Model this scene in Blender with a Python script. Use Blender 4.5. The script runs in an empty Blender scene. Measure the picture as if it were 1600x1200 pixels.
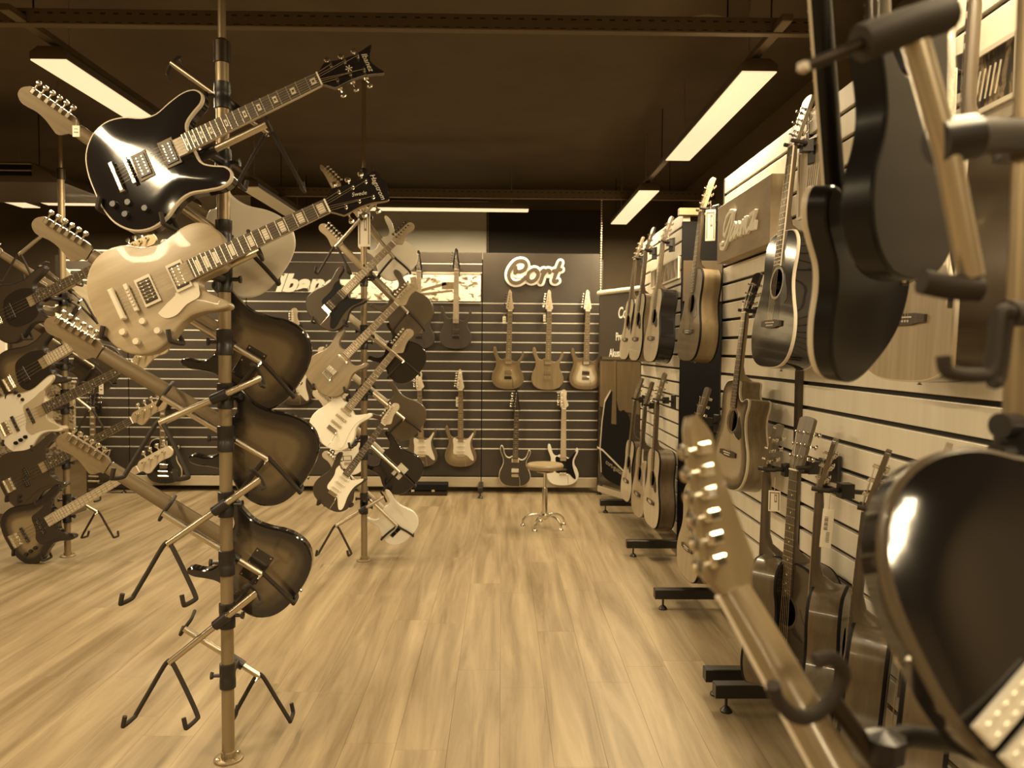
import bpy, math, random
from mathutils import Vector as V, Matrix, geometry
RND = random.Random(11)
sc = bpy.context.scene
COL = sc.collection
PI = math.pi
# ---------------------------------------------------------------- camera
FPX = 1200.0
EYE = V((0.0, 0.0, 1.45))
_y, _p, _r = math.radians(0.72), math.radians(2.58), math.radians(0.45)
FW = V((math.sin(_y)*math.cos(_p), math.cos(_y)*math.cos(_p), -math.sin(_p)))
RT0 = V((math.cos(_y), -math.sin(_y), 0)); UP0 = RT0.cross(FW)
RT = RT0*math.cos(_r) + UP0*math.sin(_r); UP = UP0*math.cos(_r) - RT0*math.sin(_r)
cam_d = bpy.data.cameras.new('camera'); cam = bpy.data.objects.new('camera', cam_d); COL.objects.link(cam)
cam_d.sensor_width = 36.0; cam_d.lens = 36.0*FPX/1600.0
cam_d.clip_start = 0.02; cam_d.clip_end = 60
cam.matrix_world = Matrix(((RT.x, UP.x, -FW.x, EYE.x), (RT.y, UP.y, -FW.y, EYE.y), (RT.z, UP.z, -FW.z, EYE.z), (0, 0, 0, 1)))
cam_d.dof.use_dof = True; cam_d.dof.focus_distance = 3.3; cam_d.dof.aperture_fstop = 3.9
sc.camera = cam

def ray(px, py): return FW + RT*((px-800)/FPX) + UP*((600-py)/FPX)
def P(px, py, d):
    r = ray(px, py); return EYE + r*(d/r.y)
def PX(px, py, x):
    r = ray(px, py); return EYE + r*(x/r.x)
def PZ(px, py, z=0.0):
    r = ray(px, py); return EYE + r*((z-EYE.z)/r.z)

# ---------------------------------------------------------------- light, world, exposure
EXPO = 0.0
sc.view_settings.view_transform = 'Standard'; sc.view_settings.look = 'None'
sc.view_settings.exposure = EXPO; sc.view_settings.gamma = 1.0; sc.view_settings.use_curve_mapping = False
sc.cycles.use_denoising = True
sc.cycles.max_bounces = 6; sc.cycles.diffuse_bounces = 4; sc.cycles.glossy_bounces = 3
sc.cycles.sample_clamp_indirect = 6.0
w = bpy.data.worlds.new('world'); sc.world = w; w.use_nodes = True
w.node_tree.nodes['Background'].inputs[0].default_value = (1.0, 0.78, 0.45, 1); w.node_tree.nodes['Background'].inputs[1].default_value = 0.02
TINT = (1.0, 0.78, 0.46)
LAMP_W = 76.0
LAMP_Z = 2.72
def lamp_light(loc, lx, ly, watts):
    l = bpy.data.lights.new('lamp_light', 'AREA'); l.shape = 'RECTANGLE'; l.size = lx; l.size_y = ly
    l.energy = watts; l.color = TINT
    o = bpy.data.objects.new('lamp_light', l); o.location = loc; COL.objects.link(o)
    return o

# ---------------------------------------------------------------- materials
_TT = [(0.0, .9, 1.0), (.015, .82, .8), (.03, .76, .56), (.06, .73, .46), (.2, .73, .38), (.45, .84, .6), (.8, .95, .83), (1, .97, .88)]
def sep(l):
    for i in range(len(_TT)-1):
        a, b = _TT[i], _TT[i+1]
        if l <= b[0]:
            k = (l-a[0])/(b[0]-a[0]); return (l, l*(a[1]+(b[1]-a[1])*k), l*(a[2]+(b[2]-a[2])*k), 1)
    return (l, l*.97, l*.88, 1)
MATS = {}
def base_mat(name, l, rough=.5, metal=0.0, coat=0.0, spec=.5):
    m = bpy.data.materials.new(name); m.use_nodes = True
    b = m.node_tree.nodes['Principled BSDF']
    b.inputs['Base Color'].default_value = sep(l); b.inputs['Roughness'].default_value = rough
    b.inputs['Metallic'].default_value = metal; b.inputs['Coat Weight'].default_value = coat
    b.inputs['Coat Roughness'].default_value = .05; b.inputs['Specular IOR Level'].default_value = spec
    MATS[name] = m
    return m
def ramp_node(nt, stops):
    r = nt.nodes.new('ShaderNodeValToRGB'); e = r.color_ramp.elements
    e[0].position, e[0].color = stops[0][0], stops[0][1]; e[1].position, e[1].color = stops[-1][0], stops[-1][1]
    for p, c in stops[1:-1]:
        x = e.new(p); x.color = c
    return r
def grain_mat(name, l0, l1, scale=(1, 1, 1), rough=.5, coat=0.0, detail=4, rnd=False, ns=1.0, bump=0.0, lo=.3, hi=.7, world=False, dist=0.0):
    """streaky noise between two tones; rnd shifts it per object"""
    m = base_mat(name, l0, rough, 0, coat); nt = m.node_tree; b = nt.nodes['Principled BSDF']
    tc = nt.nodes.new('ShaderNodeTexCoord'); mp = nt.nodes.new('ShaderNodeMapping'); mp.inputs['Scale'].default_value = scale
    if world:
        ge = nt.nodes.new('ShaderNodeNewGeometry'); nt.links.new(ge.outputs['Position'], mp.inputs['Vector'])
    else: nt.links.new(tc.outputs['Object'], mp.inputs['Vector'])
    if rnd:
        oi = nt.nodes.new('ShaderNodeObjectInfo'); mu = nt.nodes.new('ShaderNodeVectorMath'); mu.operation = 'SCALE'
        mu.inputs[0].default_value = (37.0, 91.0, 13.0) if not world else (.25, .35, 0); nt.links.new(oi.outputs['Random'], mu.inputs['Scale'])
        nt.links.new(mu.outputs[0], mp.inputs['Location'])
    n = nt.nodes.new('ShaderNodeTexNoise'); n.inputs['Scale'].default_value = ns; n.inputs['Detail'].default_value = detail
    n.inputs['Roughness'].default_value = .62; n.inputs['Distortion'].default_value = dist
    nt.links.new(mp.outputs[0], n.inputs['Vector'])
    r = ramp_node(nt, [(lo, sep(l0)), (hi, sep(l1))])
    nt.links.new(n.outputs['Fac'], r.inputs[0])
    if rnd:
        mx = nt.nodes.new('ShaderNodeMix'); mx.data_type = 'RGBA'; mx.blend_type = 'MULTIPLY'; mx.inputs[0].default_value = 1.0
        mr = nt.nodes.new('ShaderNodeMapRange'); mr.inputs['To Min'].default_value = .95; mr.inputs['To Max'].default_value = 1.02
        nt.links.new(oi.outputs['Random'], mr.inputs['Value'])
        nt.links.new(r.outputs[0], mx.inputs['A']); nt.links.new(mr.outputs[0], mx.inputs['B'])
        nt.links.new(mx.outputs['Result'], b.inputs['Base Color'])
    else:
        nt.links.new(r.outputs[0], b.inputs['Base Color'])
    if bump:
        bp = nt.nodes.new('ShaderNodeBump'); bp.inputs['Strength'].default_value = bump; bp.inputs['Distance'].default_value = .002
        nt.links.new(n.outputs['Fac'], bp.inputs['Height']); nt.links.new(bp.outputs[0], b.inputs['Normal'])
    return m
def burst_mat(name, lc, le, rough=.15, coat=.6, a=.15, b_=.85):
    m = base_mat(name, lc, rough, 0, coat); nt = m.node_tree; b = nt.nodes['Principled BSDF']
    at = nt.nodes.new('ShaderNodeAttribute'); at.attribute_name = 'edge'
    tc = nt.nodes.new('ShaderNodeTexCoord'); mp = nt.nodes.new('ShaderNodeMapping'); mp.inputs['Scale'].default_value = (30, 4, 30)
    n = nt.nodes.new('ShaderNodeTexNoise'); n.inputs['Scale'].default_value = 1.5; n.inputs['Detail'].default_value = 4
    nt.links.new(tc.outputs['Object'], mp.inputs[0]); nt.links.new(mp.outputs[0], n.inputs['Vector'])
    ma = nt.nodes.new('ShaderNodeMath'); ma.operation = 'MULTIPLY_ADD'; ma.inputs[1].default_value = .16
    nt.links.new(n.outputs['Fac'], ma.inputs[0]); nt.links.new(at.outputs['Fac'], ma.inputs[2])
    r = ramp_node(nt, [(a, sep(lc)), ((a+b_)/2, sep(lc*.35+le*.65)), (b_, sep(le))]); r.color_ramp.interpolation = 'EASE'
    nt.links.new(ma.outputs[0], r.inputs[0]); nt.links.new(r.outputs[0], b.inputs['Base Color'])
    return m
def emit_mat(name, strength):
    m = bpy.data.materials.new(name); m.use_nodes = True; nt = m.node_tree
    b = nt.nodes['Principled BSDF']; b.inputs['Base Color'].default_value = sep(.6)
    b.inputs['Emission Color'].default_value = (.95, .74, .43, 1); b.inputs['Emission Strength'].default_value = strength
    MATS[name] = m; return m
def blotch_mat(name, stops, scale, rough=.6, detail=3, stretch=(1, 1, 1), dist=0.0):
    m = base_mat(name, .3, rough); nt = m.node_tree; b = nt.nodes['Principled BSDF']
    tc = nt.nodes.new('ShaderNodeTexCoord'); mp = nt.nodes.new('ShaderNodeMapping'); mp.inputs['Scale'].default_value = stretch
    n = nt.nodes.new('ShaderNodeTexNoise'); n.inputs['Scale'].default_value = scale; n.inputs['Detail'].default_value = detail
    n.inputs['Distortion'].default_value = dist
    nt.links.new(tc.outputs['Object'], mp.inputs[0]); nt.links.new(mp.outputs[0], n.inputs['Vector'])
    r = ramp_node(nt, [(p, sep(l)) for p, l in stops]); nt.links.new(n.outputs['Fac'], r.inputs[0])
    nt.links.new(r.outputs[0], b.inputs['Base Color']); return m

black = base_mat('gloss_black', .012, .09, 0, .7)
blacksat = base_mat('satin_black', .018, .38)
blackmat = base_mat('matte_black', .005, .7, spec=.2)
rubber = base_mat('rubber', .03, .7, spec=.3)
chrome = base_mat('chrome', .75, .2, 1.0)
chromeb = base_mat('brushed_chrome', .6, .33, 1.0)
steel = base_mat('pole_steel', .3, .42, .6)
darkmetal = base_mat('dark_metal', .05, .4, .7)
white = base_mat('white_lacquer', .78, .25, 0, .4)
cream = base_mat('cream_binding', .62, .35)
creamd = base_mat('cream_dim', .42, .35)
paper = base_mat('paper', .72, .6)
signwhite = base_mat('sign_white', .92, .6)
ink = base_mat('ink', .05, .6)
midbrown = base_mat('mid_brown', .2, .5)
gold = grain_mat('metallic_gold', .27, .37, (25, 3, 25), .4, .15)
maple = grain_mat('maple_neck', .26, .36, (40, 3, 40), .42, .1)
mapled = grain_mat('toned_maple_neck', .13, .19, (40, 3, 40), .4, .1)
maplel = grain_mat('pale_maple', .42, .55, (40, 3, 40), .4, .1)
rosew = grain_mat('rosewood', .035, .07, (60, 4, 60), .5)
rosel = grain_mat('light_fretboard', .12, .2, (60, 4, 60), .5)
mahog = grain_mat('mahogany', .07, .12, (40, 3, 40), .35, .3)
mahogl = grain_mat('light_mahogany', .15, .23, (30, 2.5, 30), .3, .3)
natspruce = grain_mat('spruce_top', .33, .42, (70, 2, 10), .4, .25)
pale_spruce = grain_mat('pale_spruce_top', .45, .55, (70, 2, 10), .4, .25)
darktop = base_mat('dark_top', .012, .1, 0, .4)
tan = grain_mat('tan_lacquer', .17, .25, (30, 3, 30), .3, .3)
tand = grain_mat('deep_tan_lacquer', .12, .17, (30, 3, 30), .3, .3)
brownd = base_mat('dark_brown_lacquer', .045, .25, 0, .4)
brownm = base_mat('brown_lacquer', .09, .35, 0, .2)
silver = base_mat('silver_lacquer', .72, .4, 0, .2)
brownk = base_mat('flat_brown_lacquer', .06, .6, spec=.2)
deepblack = base_mat('deep_black', .01, .3, 0, 0, .25)
greyb = base_mat('charcoal_lacquer', .045, .5)
whiteplate = base_mat('white_plastic', .7, .35)
darkplate = base_mat('dark_tortoise', .025, .2, 0, .4)
sb_back = burst_mat('sunburst_back', .15, .012, .14, .6, .2, .95)
sb_light = burst_mat('pale_sunburst', .6, .16, .2, .5)
sb_bass = burst_mat('bass_sunburst', .26, .015, .2, .5)
sb_brown = burst_mat('brown_sunburst', .17, .04, .25, .4)
sb_tan = burst_mat('tan_burst', .3, .15, .25, .4)
sb_ac = burst_mat('acoustic_sunburst', .42, .05, .25, .4, .3, 1.05)
sb_acside = grain_mat('burst_side', .12, .25, (4, 8, 40), .3, .3)
# ---------------------------------------------------------------- mesh helpers
class M:
    def __init__(s): s.v = []; s.f = []; s.m = []; s.attr = {}
    def add(s, vs, fs, mi=0):
        o = len(s.v); s.v.extend([tuple(v) for v in vs]); s.f.extend([tuple(i+o for i in f) for f in fs]); s.m.extend([mi]*len(fs)); return o
    def box(s, c, d, mi=0, mat=None):
        x, y, z = d[0]/2, d[1]/2, d[2]/2
        vs = [V((a*x, b*y, e*z)) for e in (-1, 1) for a, b in ((-1, -1), (1, -1), (1, 1), (-1, 1))]
        if mat: vs = [mat @ v for v in vs]
        c = V(c); s.add([v+c for v in vs], [(3, 2, 1, 0), (4, 5, 6, 7), (0, 1, 5, 4), (1, 2, 6, 5), (2, 3, 7, 6), (3, 0, 4, 7)], mi)
    def bbox(s, c, d, r=.003, mi=0, mat=None):
        """box with chamfered upper and lower rims"""
        x, y, z = d[0]/2, d[1]/2, d[2]/2; r = min(r, x*.9, y*.9, z*.9)
        rings = []
        for zz, i in ((-z, r), (-z+r, 0), (z-r, 0), (z, r)):
            rings.append([V((a*(x-i), b*(y-i), zz)) for a, b in ((-1, -1), (1, -1), (1, 1), (-1, 1))])
        s.loft(rings, mi, V(c), mat)
    def loft(s, rings, mi=0, off=V((0, 0, 0)), mat=None, caps=True):
        n = len(rings[0]); vs = [p for r in rings for p in r]
        if mat: vs = [mat @ p for p in vs]
        fs = []
        for k in range(len(rings)-1):
            for i in range(n):
                j = (i+1) % n; fs.append((k*n+i, k*n+j, (k+1)*n+j, (k+1)*n+i))
        if caps:
            fs.append(tuple(range(n-1, -1, -1))); fs.append(tuple((len(rings)-1)*n+i for i in range(n)))
        s.add([p+off for p in vs], fs, mi)
    def prism(s, poly, z0, z1, mi=0, mis=None, mat=None):
        n = len(poly); vs = [V((p[0], p[1], z0)) for p in poly]+[V((p[0], p[1], z1)) for p in poly]
        if mat: vs = [mat @ v for v in vs]
        o = s.add(vs, [tuple(range(n-1, -1, -1)), tuple(range(n, 2*n))], mi)
        fs = [(i, (i+1) % n, n+(i+1) % n, n+i) for i in range(n)]
        s.f.extend([tuple(i+o for i in f) for f in fs]); s.m.extend([mi if mis is None else mis]*n)
    def tube(s, pts, r, seg=8, mi=0, flat=1.0, up=None):
        pts = [V(p) for p in pts]; rs = r if isinstance(r, (list, tuple)) else [r]*len(pts)
        rings = []; nrm = None
        for i, p in enumerate(pts):
            t = (pts[min(i+1, len(pts)-1)]-pts[max(i-1, 0)]).normalized()
            if nrm is None:
                a = V(up) if up is not None else (V((0, 0, 1)) if abs(t.z) < .9 else V((1, 0, 0)))
                nrm = (a-t*a.dot(t)).normalized()
            else:
                nrm = (nrm-t*nrm.dot(t)).normalized()
            b = t.cross(nrm)
            rings.append([p+(nrm*math.cos(q*2*PI/seg)*flat+b*math.sin(q*2*PI/seg))*rs[i] for q in range(seg)])
        s.loft(rings, mi)
    def cyl(s, a, b, r, seg=12, mi=0): s.tube([a, b], r, seg, mi)
    def lathe(s, prof, seg=16, mat=None, mi=0):
        rings = [[V((r*math.cos(q*2*PI/seg), r*math.sin(q*2*PI/seg), z)) for q in range(seg)] for r, z in prof]
        s.loft(rings, mi, V((0, 0, 0)), mat)
    def mesh(s, name, mats, ang=35):
        me = bpy.data.meshes.new(name); me.from_pydata(s.v, [], s.f)
        for m in mats: me.materials.append(m)
        me.polygons.foreach_set('material_index', s.m)
        for k, vals in s.attr.items():
            a = me.attributes.new(k, 'FLOAT', 'POINT'); vals = list(vals)+[1.0]*(len(s.v)-len(vals)); a.data.foreach_set('value', vals)
        me.polygons.foreach_set('use_smooth', [True]*len(s.f))
        me.validate(); me.update()
        me.set_sharp_from_angle(angle=math.radians(ang))
        return me
    def build(s, name, mats, parent=None, ang=35, mw=None):
        if not isinstance(mats, (list, tuple)): mats = [mats]
        return link(name, s.mesh(name, mats, ang), parent, mw)
def link(name, me, parent=None, mw=None):
    o = bpy.data.objects.new(name, me); COL.objects.link(o)
    if parent is not None: o.parent = parent
    if mw is not None: o.matrix_local = mw
    return o
def tag(o, label=None, cat=None, group=None, kind=None):
    if label: o['label'] = label
    if cat: o['category'] = cat
    if group: o['group'] = group
    if kind: o['kind'] = kind
    return o
def thing(name, label, cat, mw=None, group=None, loc=None):
    o = bpy.data.objects.new(name, None); COL.objects.link(o); o.empty_display_size = .1
    if mw is not None: o.matrix_world = mw
    if loc is not None: o.location = loc
    return tag(o, label, cat, group)
def struct(o): o['kind'] = 'structure'; return o
def stuff(o): o['kind'] = 'stuff'; return o
CACHE = {}
def cached(key, fn):
    if key not in CACHE: CACHE[key] = fn()
    return CACHE[key]
def crom(pts, n=4, closed=True):
    out = []; L = len(pts)
    for i in range(L if closed else L-1):
        if closed: a, b, c, d = pts[(i-1) % L], pts[i], pts[(i+1) % L], pts[(i+2) % L]
        else: a, b, c, d = pts[max(i-1, 0)], pts[i], pts[i+1], pts[min(i+2, L-1)]
        for k in range(n):
            t = k/n
            out.append(tuple(.5*((2*b[j])+(-a[j]+c[j])*t+(2*a[j]-5*b[j]+4*c[j]-d[j])*t*t+(-a[j]+3*b[j]-3*c[j]+d[j])*t**3) for j in range(len(b))))
    if not closed: out.append(tuple(pts[-1]))
    return out
def smooth(pts, n=5): return [V(p) for p in crom([tuple(p) for p in pts], n, False)]
def offset_loop(pts, r):
    n = len(pts); out = []
    for i in range(n):
        a, b, c = V(pts[i-1]), V(pts[i]), V(pts[(i+1) % n])
        t = (c-a); t.normalize(); nr = V((-t.y, t.x)) if len(t) == 2 else V((-t.y, t.x, 0))
        out.append((b.x+nr.x*r, b.y+nr.y*r))
    return out
def area(p): return .5*sum(p[i-1][0]*p[i][1]-p[i][0]*p[i-1][1] for i in range(len(p)))

# ---------------------------------------------------------------- guitar outlines (cm, tail at y = 0, seen from the front, head up)
O = {}
O['strat'] = [(0, 0), (6.5, .5), (11.8, 2.7), (15.2, 6.8), (16, 11.5), (14.9, 16.5), (12.4, 21), (11.9, 25), (13, 28.6), (14.5, 32), (14.8, 34.6), (13.4, 35.7), (12, 34.4), (11, 31.6), (9, 29), (6, 28), (3.2, 29),
              (-3.2, 31.5), (-5.6, 30.6), (-8.4, 31.4), (-10.2, 33.8), (-11, 37), (-12.1, 39.8), (-13.8, 40.4), (-15.1, 38.6), (-15, 35.4), (-13.6, 31), (-12.6, 26), (-13.5, 21), (-15.5, 15.5), (-16.1, 10.5), (-14.8, 5.8), (-11, 2.1), (-6, .4)]
O['rg'] = [(0, 0), (6.5, .5), (11.6, 2.7), (15, 7), (15.6, 11.5), (14, 16.5), (11.5, 21), (11.2, 25), (12.4, 28.4), (14.2, 32), (15, 35), (14.4, 37), (13, 36.8), (12.1, 34.2), (11, 31), (9, 28.4), (6, 27.3), (3.2, 28.6),
           (-3.1, 30.6), (-5.4, 29.4), (-8.2, 30), (-10.3, 32.8), (-11.3, 36.6), (-12.6, 40.4), (-14.2, 41.2), (-15.2, 39), (-14.9, 35.4), (-13.2, 31), (-12, 27), (-12.4, 22), (-15, 16), (-15.9, 10.6), (-14.6, 5.8), (-11, 2.1), (-6, .4)]
O['lp'] = [(0, 0), (6, .4), (11.2, 2.2), (15.2, 6), (16.8, 11), (16, 16.2), (13.4, 20.6), (11.9, 25), (12.4, 29.5), (13.6, 33.4), (14.2, 36.4), (12.6, 36.9), (9.6, 34.4), (6.2, 31.8), (3.4, 31.8), (3, 36),
           (2.6, 40.5), (-2.6, 42.8), (-6.5, 43.2), (-10.4, 41.6), (-13, 38.2), (-13.4, 33.5), (-12.2, 28.8), (-11.8, 25), (-13.2, 20.6), (-15.9, 16.2), (-16.8, 11), (-15.2, 6), (-11.2, 2.2), (-6, .4)]
O['semi'] = [(0, 0), (6.5, .4), (12.2, 2.2), (16.8, 6.4), (18.6, 11.8), (17.6, 17.4), (14.8, 22.6), (14, 27), (15.4, 32), (16.4, 36.4), (15.6, 39.8), (13.2, 41.2), (10.6, 40), (8.7, 36.8), (6.5, 34.2), (3.3, 33.6), (-3.3, 33.8),
             (-6.5, 34.6), (-8.6, 37.6), (-10.4, 41.2), (-13, 42.6), (-15.6, 41), (-16.4, 37.2), (-15.4, 32), (-14, 27), (-14.8, 22.6), (-17.6, 17.4), (-18.6, 11.8), (-16.8, 6.4), (-12.2, 2.2), (-6.5, .4)]
O['bass'] = [(0, 0), (6, .3), (11.6, 1.9), (15.8, 5.6), (17.6, 10.4), (17, 15.6), (14.2, 20.4), (12.6, 25), (13.2, 29.5), (15, 33.6), (16, 37.2), (15, 39), (13.2, 38.2), (11.8, 35.4), (9, 33.2), (6, 32.6), (3.4, 34),
             (-3.4, 36), (-6.2, 35.2), (-8.6, 36.4), (-10, 39.6), (-11.2, 43.8), (-13, 46.8), (-15, 46.8), (-16, 44), (-15, 38.6), (-13.6, 32), (-14.2, 25), (-16.4, 18.6), (-17.7, 12.4), (-16.6, 6.8), (-12.4, 2.2), (-6.4, .3)]
O['dread'] = [(0, 0), (10, .7), (16.5, 4), (19.6, 10.5), (19.2, 18), (16, 25), (14, 30.5), (13.8, 35), (14.6, 40), (14.2, 45.5), (10.5, 49.4), (5, 50.4), (0, 50.5)]
O['aud'] = [(0, 0), (10, .7), (16.2, 4), (19, 10.5), (18, 17.5), (14, 24), (12.2, 29), (12.8, 34.5), (14.2, 39.5), (13.4, 45), (9.5, 48.4), (5, 49.2), (0, 49.2)]
for k in ('dread', 'aud'): O[k] = O[k]+[(-x, y) for x, y in O[k][-2:0:-1]]
O['cutaway'] = [(0, 0), (10, .7), (16.5, 4), (19.6, 10.5), (19.0, 18), (15.6, 25), (13.4, 30.5), (13.2, 35), (14.4, 38.8), (14.2, 42), (11.5, 42.6), (8, 41.2), (5.2, 42.2), (3.4, 45.5), (2.8, 50),
                (-2.8, 50.5), (-5, 50.4), (-10.5, 49.4), (-14.2, 45.5), (-14.6, 40), (-13.8, 35), (-14, 30.5), (-16, 25), (-19.2, 18), (-19.6, 10.5), (-16.5, 4), (-10, .7)]
PG = {}
PG['strat'] = [(-3.4, 30), (-6.3, 30.4), (-8.4, 31.6), (-9, 28), (-7.4, 24), (-7, 19), (-7, 15), (-5.5, 12.4), (0, 12), (4.5, 11), (8.5, 6.6), (11, 4.6), (12.8, 6.2), (12.2, 10.5), (10.6, 16), (10, 22), (10.6, 26.5),
               (12.4, 31), (12.6, 34), (11.2, 33.4), (8.4, 30.4), (5.4, 28), (3.4, 28.2)]
PG['rg'] = [(-3.2, 28), (-6.4, 29.4), (-7.6, 27), (-7, 21), (-7.4, 14.5), (-5, 12.6), (0, 12.8), (6, 11.6), (9.5, 8), (12.4, 6.4), (12.6, 9.5), (10.8, 15), (9.5, 20), (9.4, 25), (10.8, 29), (12.6, 33), (12.2, 34.5), (9.5, 31), (6.5, 28), (3.4, 27)]
PG['pbass'] = [(-3.6, 34.5), (-7.6, 37), (-9, 35), (-7.5, 30), (-7, 25), (-5.4, 19), (0, 17.6), (4, 16), (7, 10), (10, 6), (13.2, 6), (13, 10), (11.6, 16), (10.2, 22), (10.6, 28), (12.6, 33.5), (13.2, 37), (10.4, 35), (7, 32.4), (3.6, 32)]
PG['jbass'] = [(-3.6, 34.5), (-8.4, 38), (-10, 36.5), (-8.5, 31), (-7.6, 26), (-6.6, 22), (0, 20.5), (3, 19), (5.5, 17.6), (9.6, 19), (10, 24), (11, 29), (13, 34), (13.2, 37), (10.4, 35), (7, 32.4), (3.6, 32)]
PG['mm'] = [(-3.6, 34.4), (-6.5, 34), (-9.2, 28), (-9.5, 22), (-8, 16), (-3, 13), (4, 11.5), (8.5, 14), (10.4, 19), (10.6, 25), (9.5, 30), (6.5, 32.4), (3.6, 32)]
PG['lpg'] = [(3.4, 31), (3.9, 25.5), (4.3, 20), (6.5, 17.4), (9.4, 18.6), (10, 22), (8.4, 26), (8, 30), (6, 31)]
HS = {}
HS['strat'] = [(2.1, 0), (2.3, 1.0), (3.8, 2.2), (4.6, 3.6), (3.9, 5.6), (2.8, 8.6), (2.4, 11.6), (2.7, 14), (2.7, 16.4), (1.2, 18.4), (-1.0, 18.6), (-2.7, 17.3), (-3.3, 15.4), (-3.3, 3.6), (-3.0, 1.2), (-2.1, 0)]
HS['rg'] = [(2.1, 0), (2.4, 1.2), (3.4, 2.8), (3.0, 5), (2.0, 10), (1.2, 15), (1.2, 18), (-.6, 20.4), (-1.6, 19.5), (-2.2, 17), (-3.9, 4), (-3.4, 1.6), (-2.1, 0)]
HS['ar'] = [(2.1, 0), (2.5, .9), (3.9, 2.6), (4.2, 3.8), (3.6, 8), (3.5, 12), (4.1, 15.2), (4.9, 18.6), (2.4, 17.2), (0, 16.2), (-2.4, 17.2), (-4.9, 18.6), (-4.1, 15.2), (-3.5, 12), (-3.6, 8), (-4.2, 3.8), (-3.9, 2.6), (-2.5, .9), (-2.1, 0)]
HS['crest'] = [(2.1, 0), (2.6, .9), (4.0, 2.6), (4.4, 3.6), (3.8, 8), (3.9, 12), (4.9, 16.5), (4.3, 17.6), (2.2, 18.0), (0, 19.0), (-2.2, 18.0), (-4.3, 17.6), (-4.9, 16.5), (-3.9, 12), (-3.8, 8), (-4.4, 3.6), (-4.0, 2.6), (-2.6, .9), (-2.1, 0)]
HS['book'] = [(2.1, 0), (2.6, .9), (4.0, 2.6), (4.3, 3.6), (3.8, 8), (3.9, 13), (4.3, 17), (2.6, 18), (0, 17.2), (-2.6, 18), (-4.3, 17), (-3.9, 13), (-3.8, 8), (-4.3, 3.6), (-4.0, 2.6), (-2.6, .9), (-2.1, 0)]
HS['ac'] = [(2.15, 0), (2.6, 1), (3.2, 2.2), (3.5, 10), (3.75, 17), (3.3, 18.3), (1.6, 18.9), (0, 19), (-1.6, 18.9), (-3.3, 18.3), (-3.75, 17), (-3.5, 10), (-3.2, 2.2), (-2.6, 1), (-2.15, 0)]
HS['bass'] = [(2.1, 0), (2.4, 1.2), (4.3, 2.6), (5.2, 4.2), (4.2, 7), (2.8, 11), (2.5, 15), (3, 18.4), (2.6, 20.8), (.8, 22.4), (-1.6, 22), (-3.2, 19.6), (-3.7, 4.2), (-3.1, 1.4), (-2.1, 0)]
TUN = {'strat': [(-3.3, 3.8+2.3*i, -1) for i in range(6)], 'rg': [(-3.75+.3*i, 4+2.5*i, -1) for i in range(6)],
       'bass': [(-3.65+.14*i, 4.8+4.5*i, -1) for i in range(4)]}
for k, xs in (('ar', (4.0, 3.6, 3.9)), ('crest', (4.0, 3.8, 4.1)), ('book', (4.0, 3.8, 3.9)), ('ac', (3.35, 3.5, 3.6))):
    TUN[k] = [(sg*xs[i], 4.6+4.3*i, sg) for sg in (-1, 1) for i in range(3)]

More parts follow.
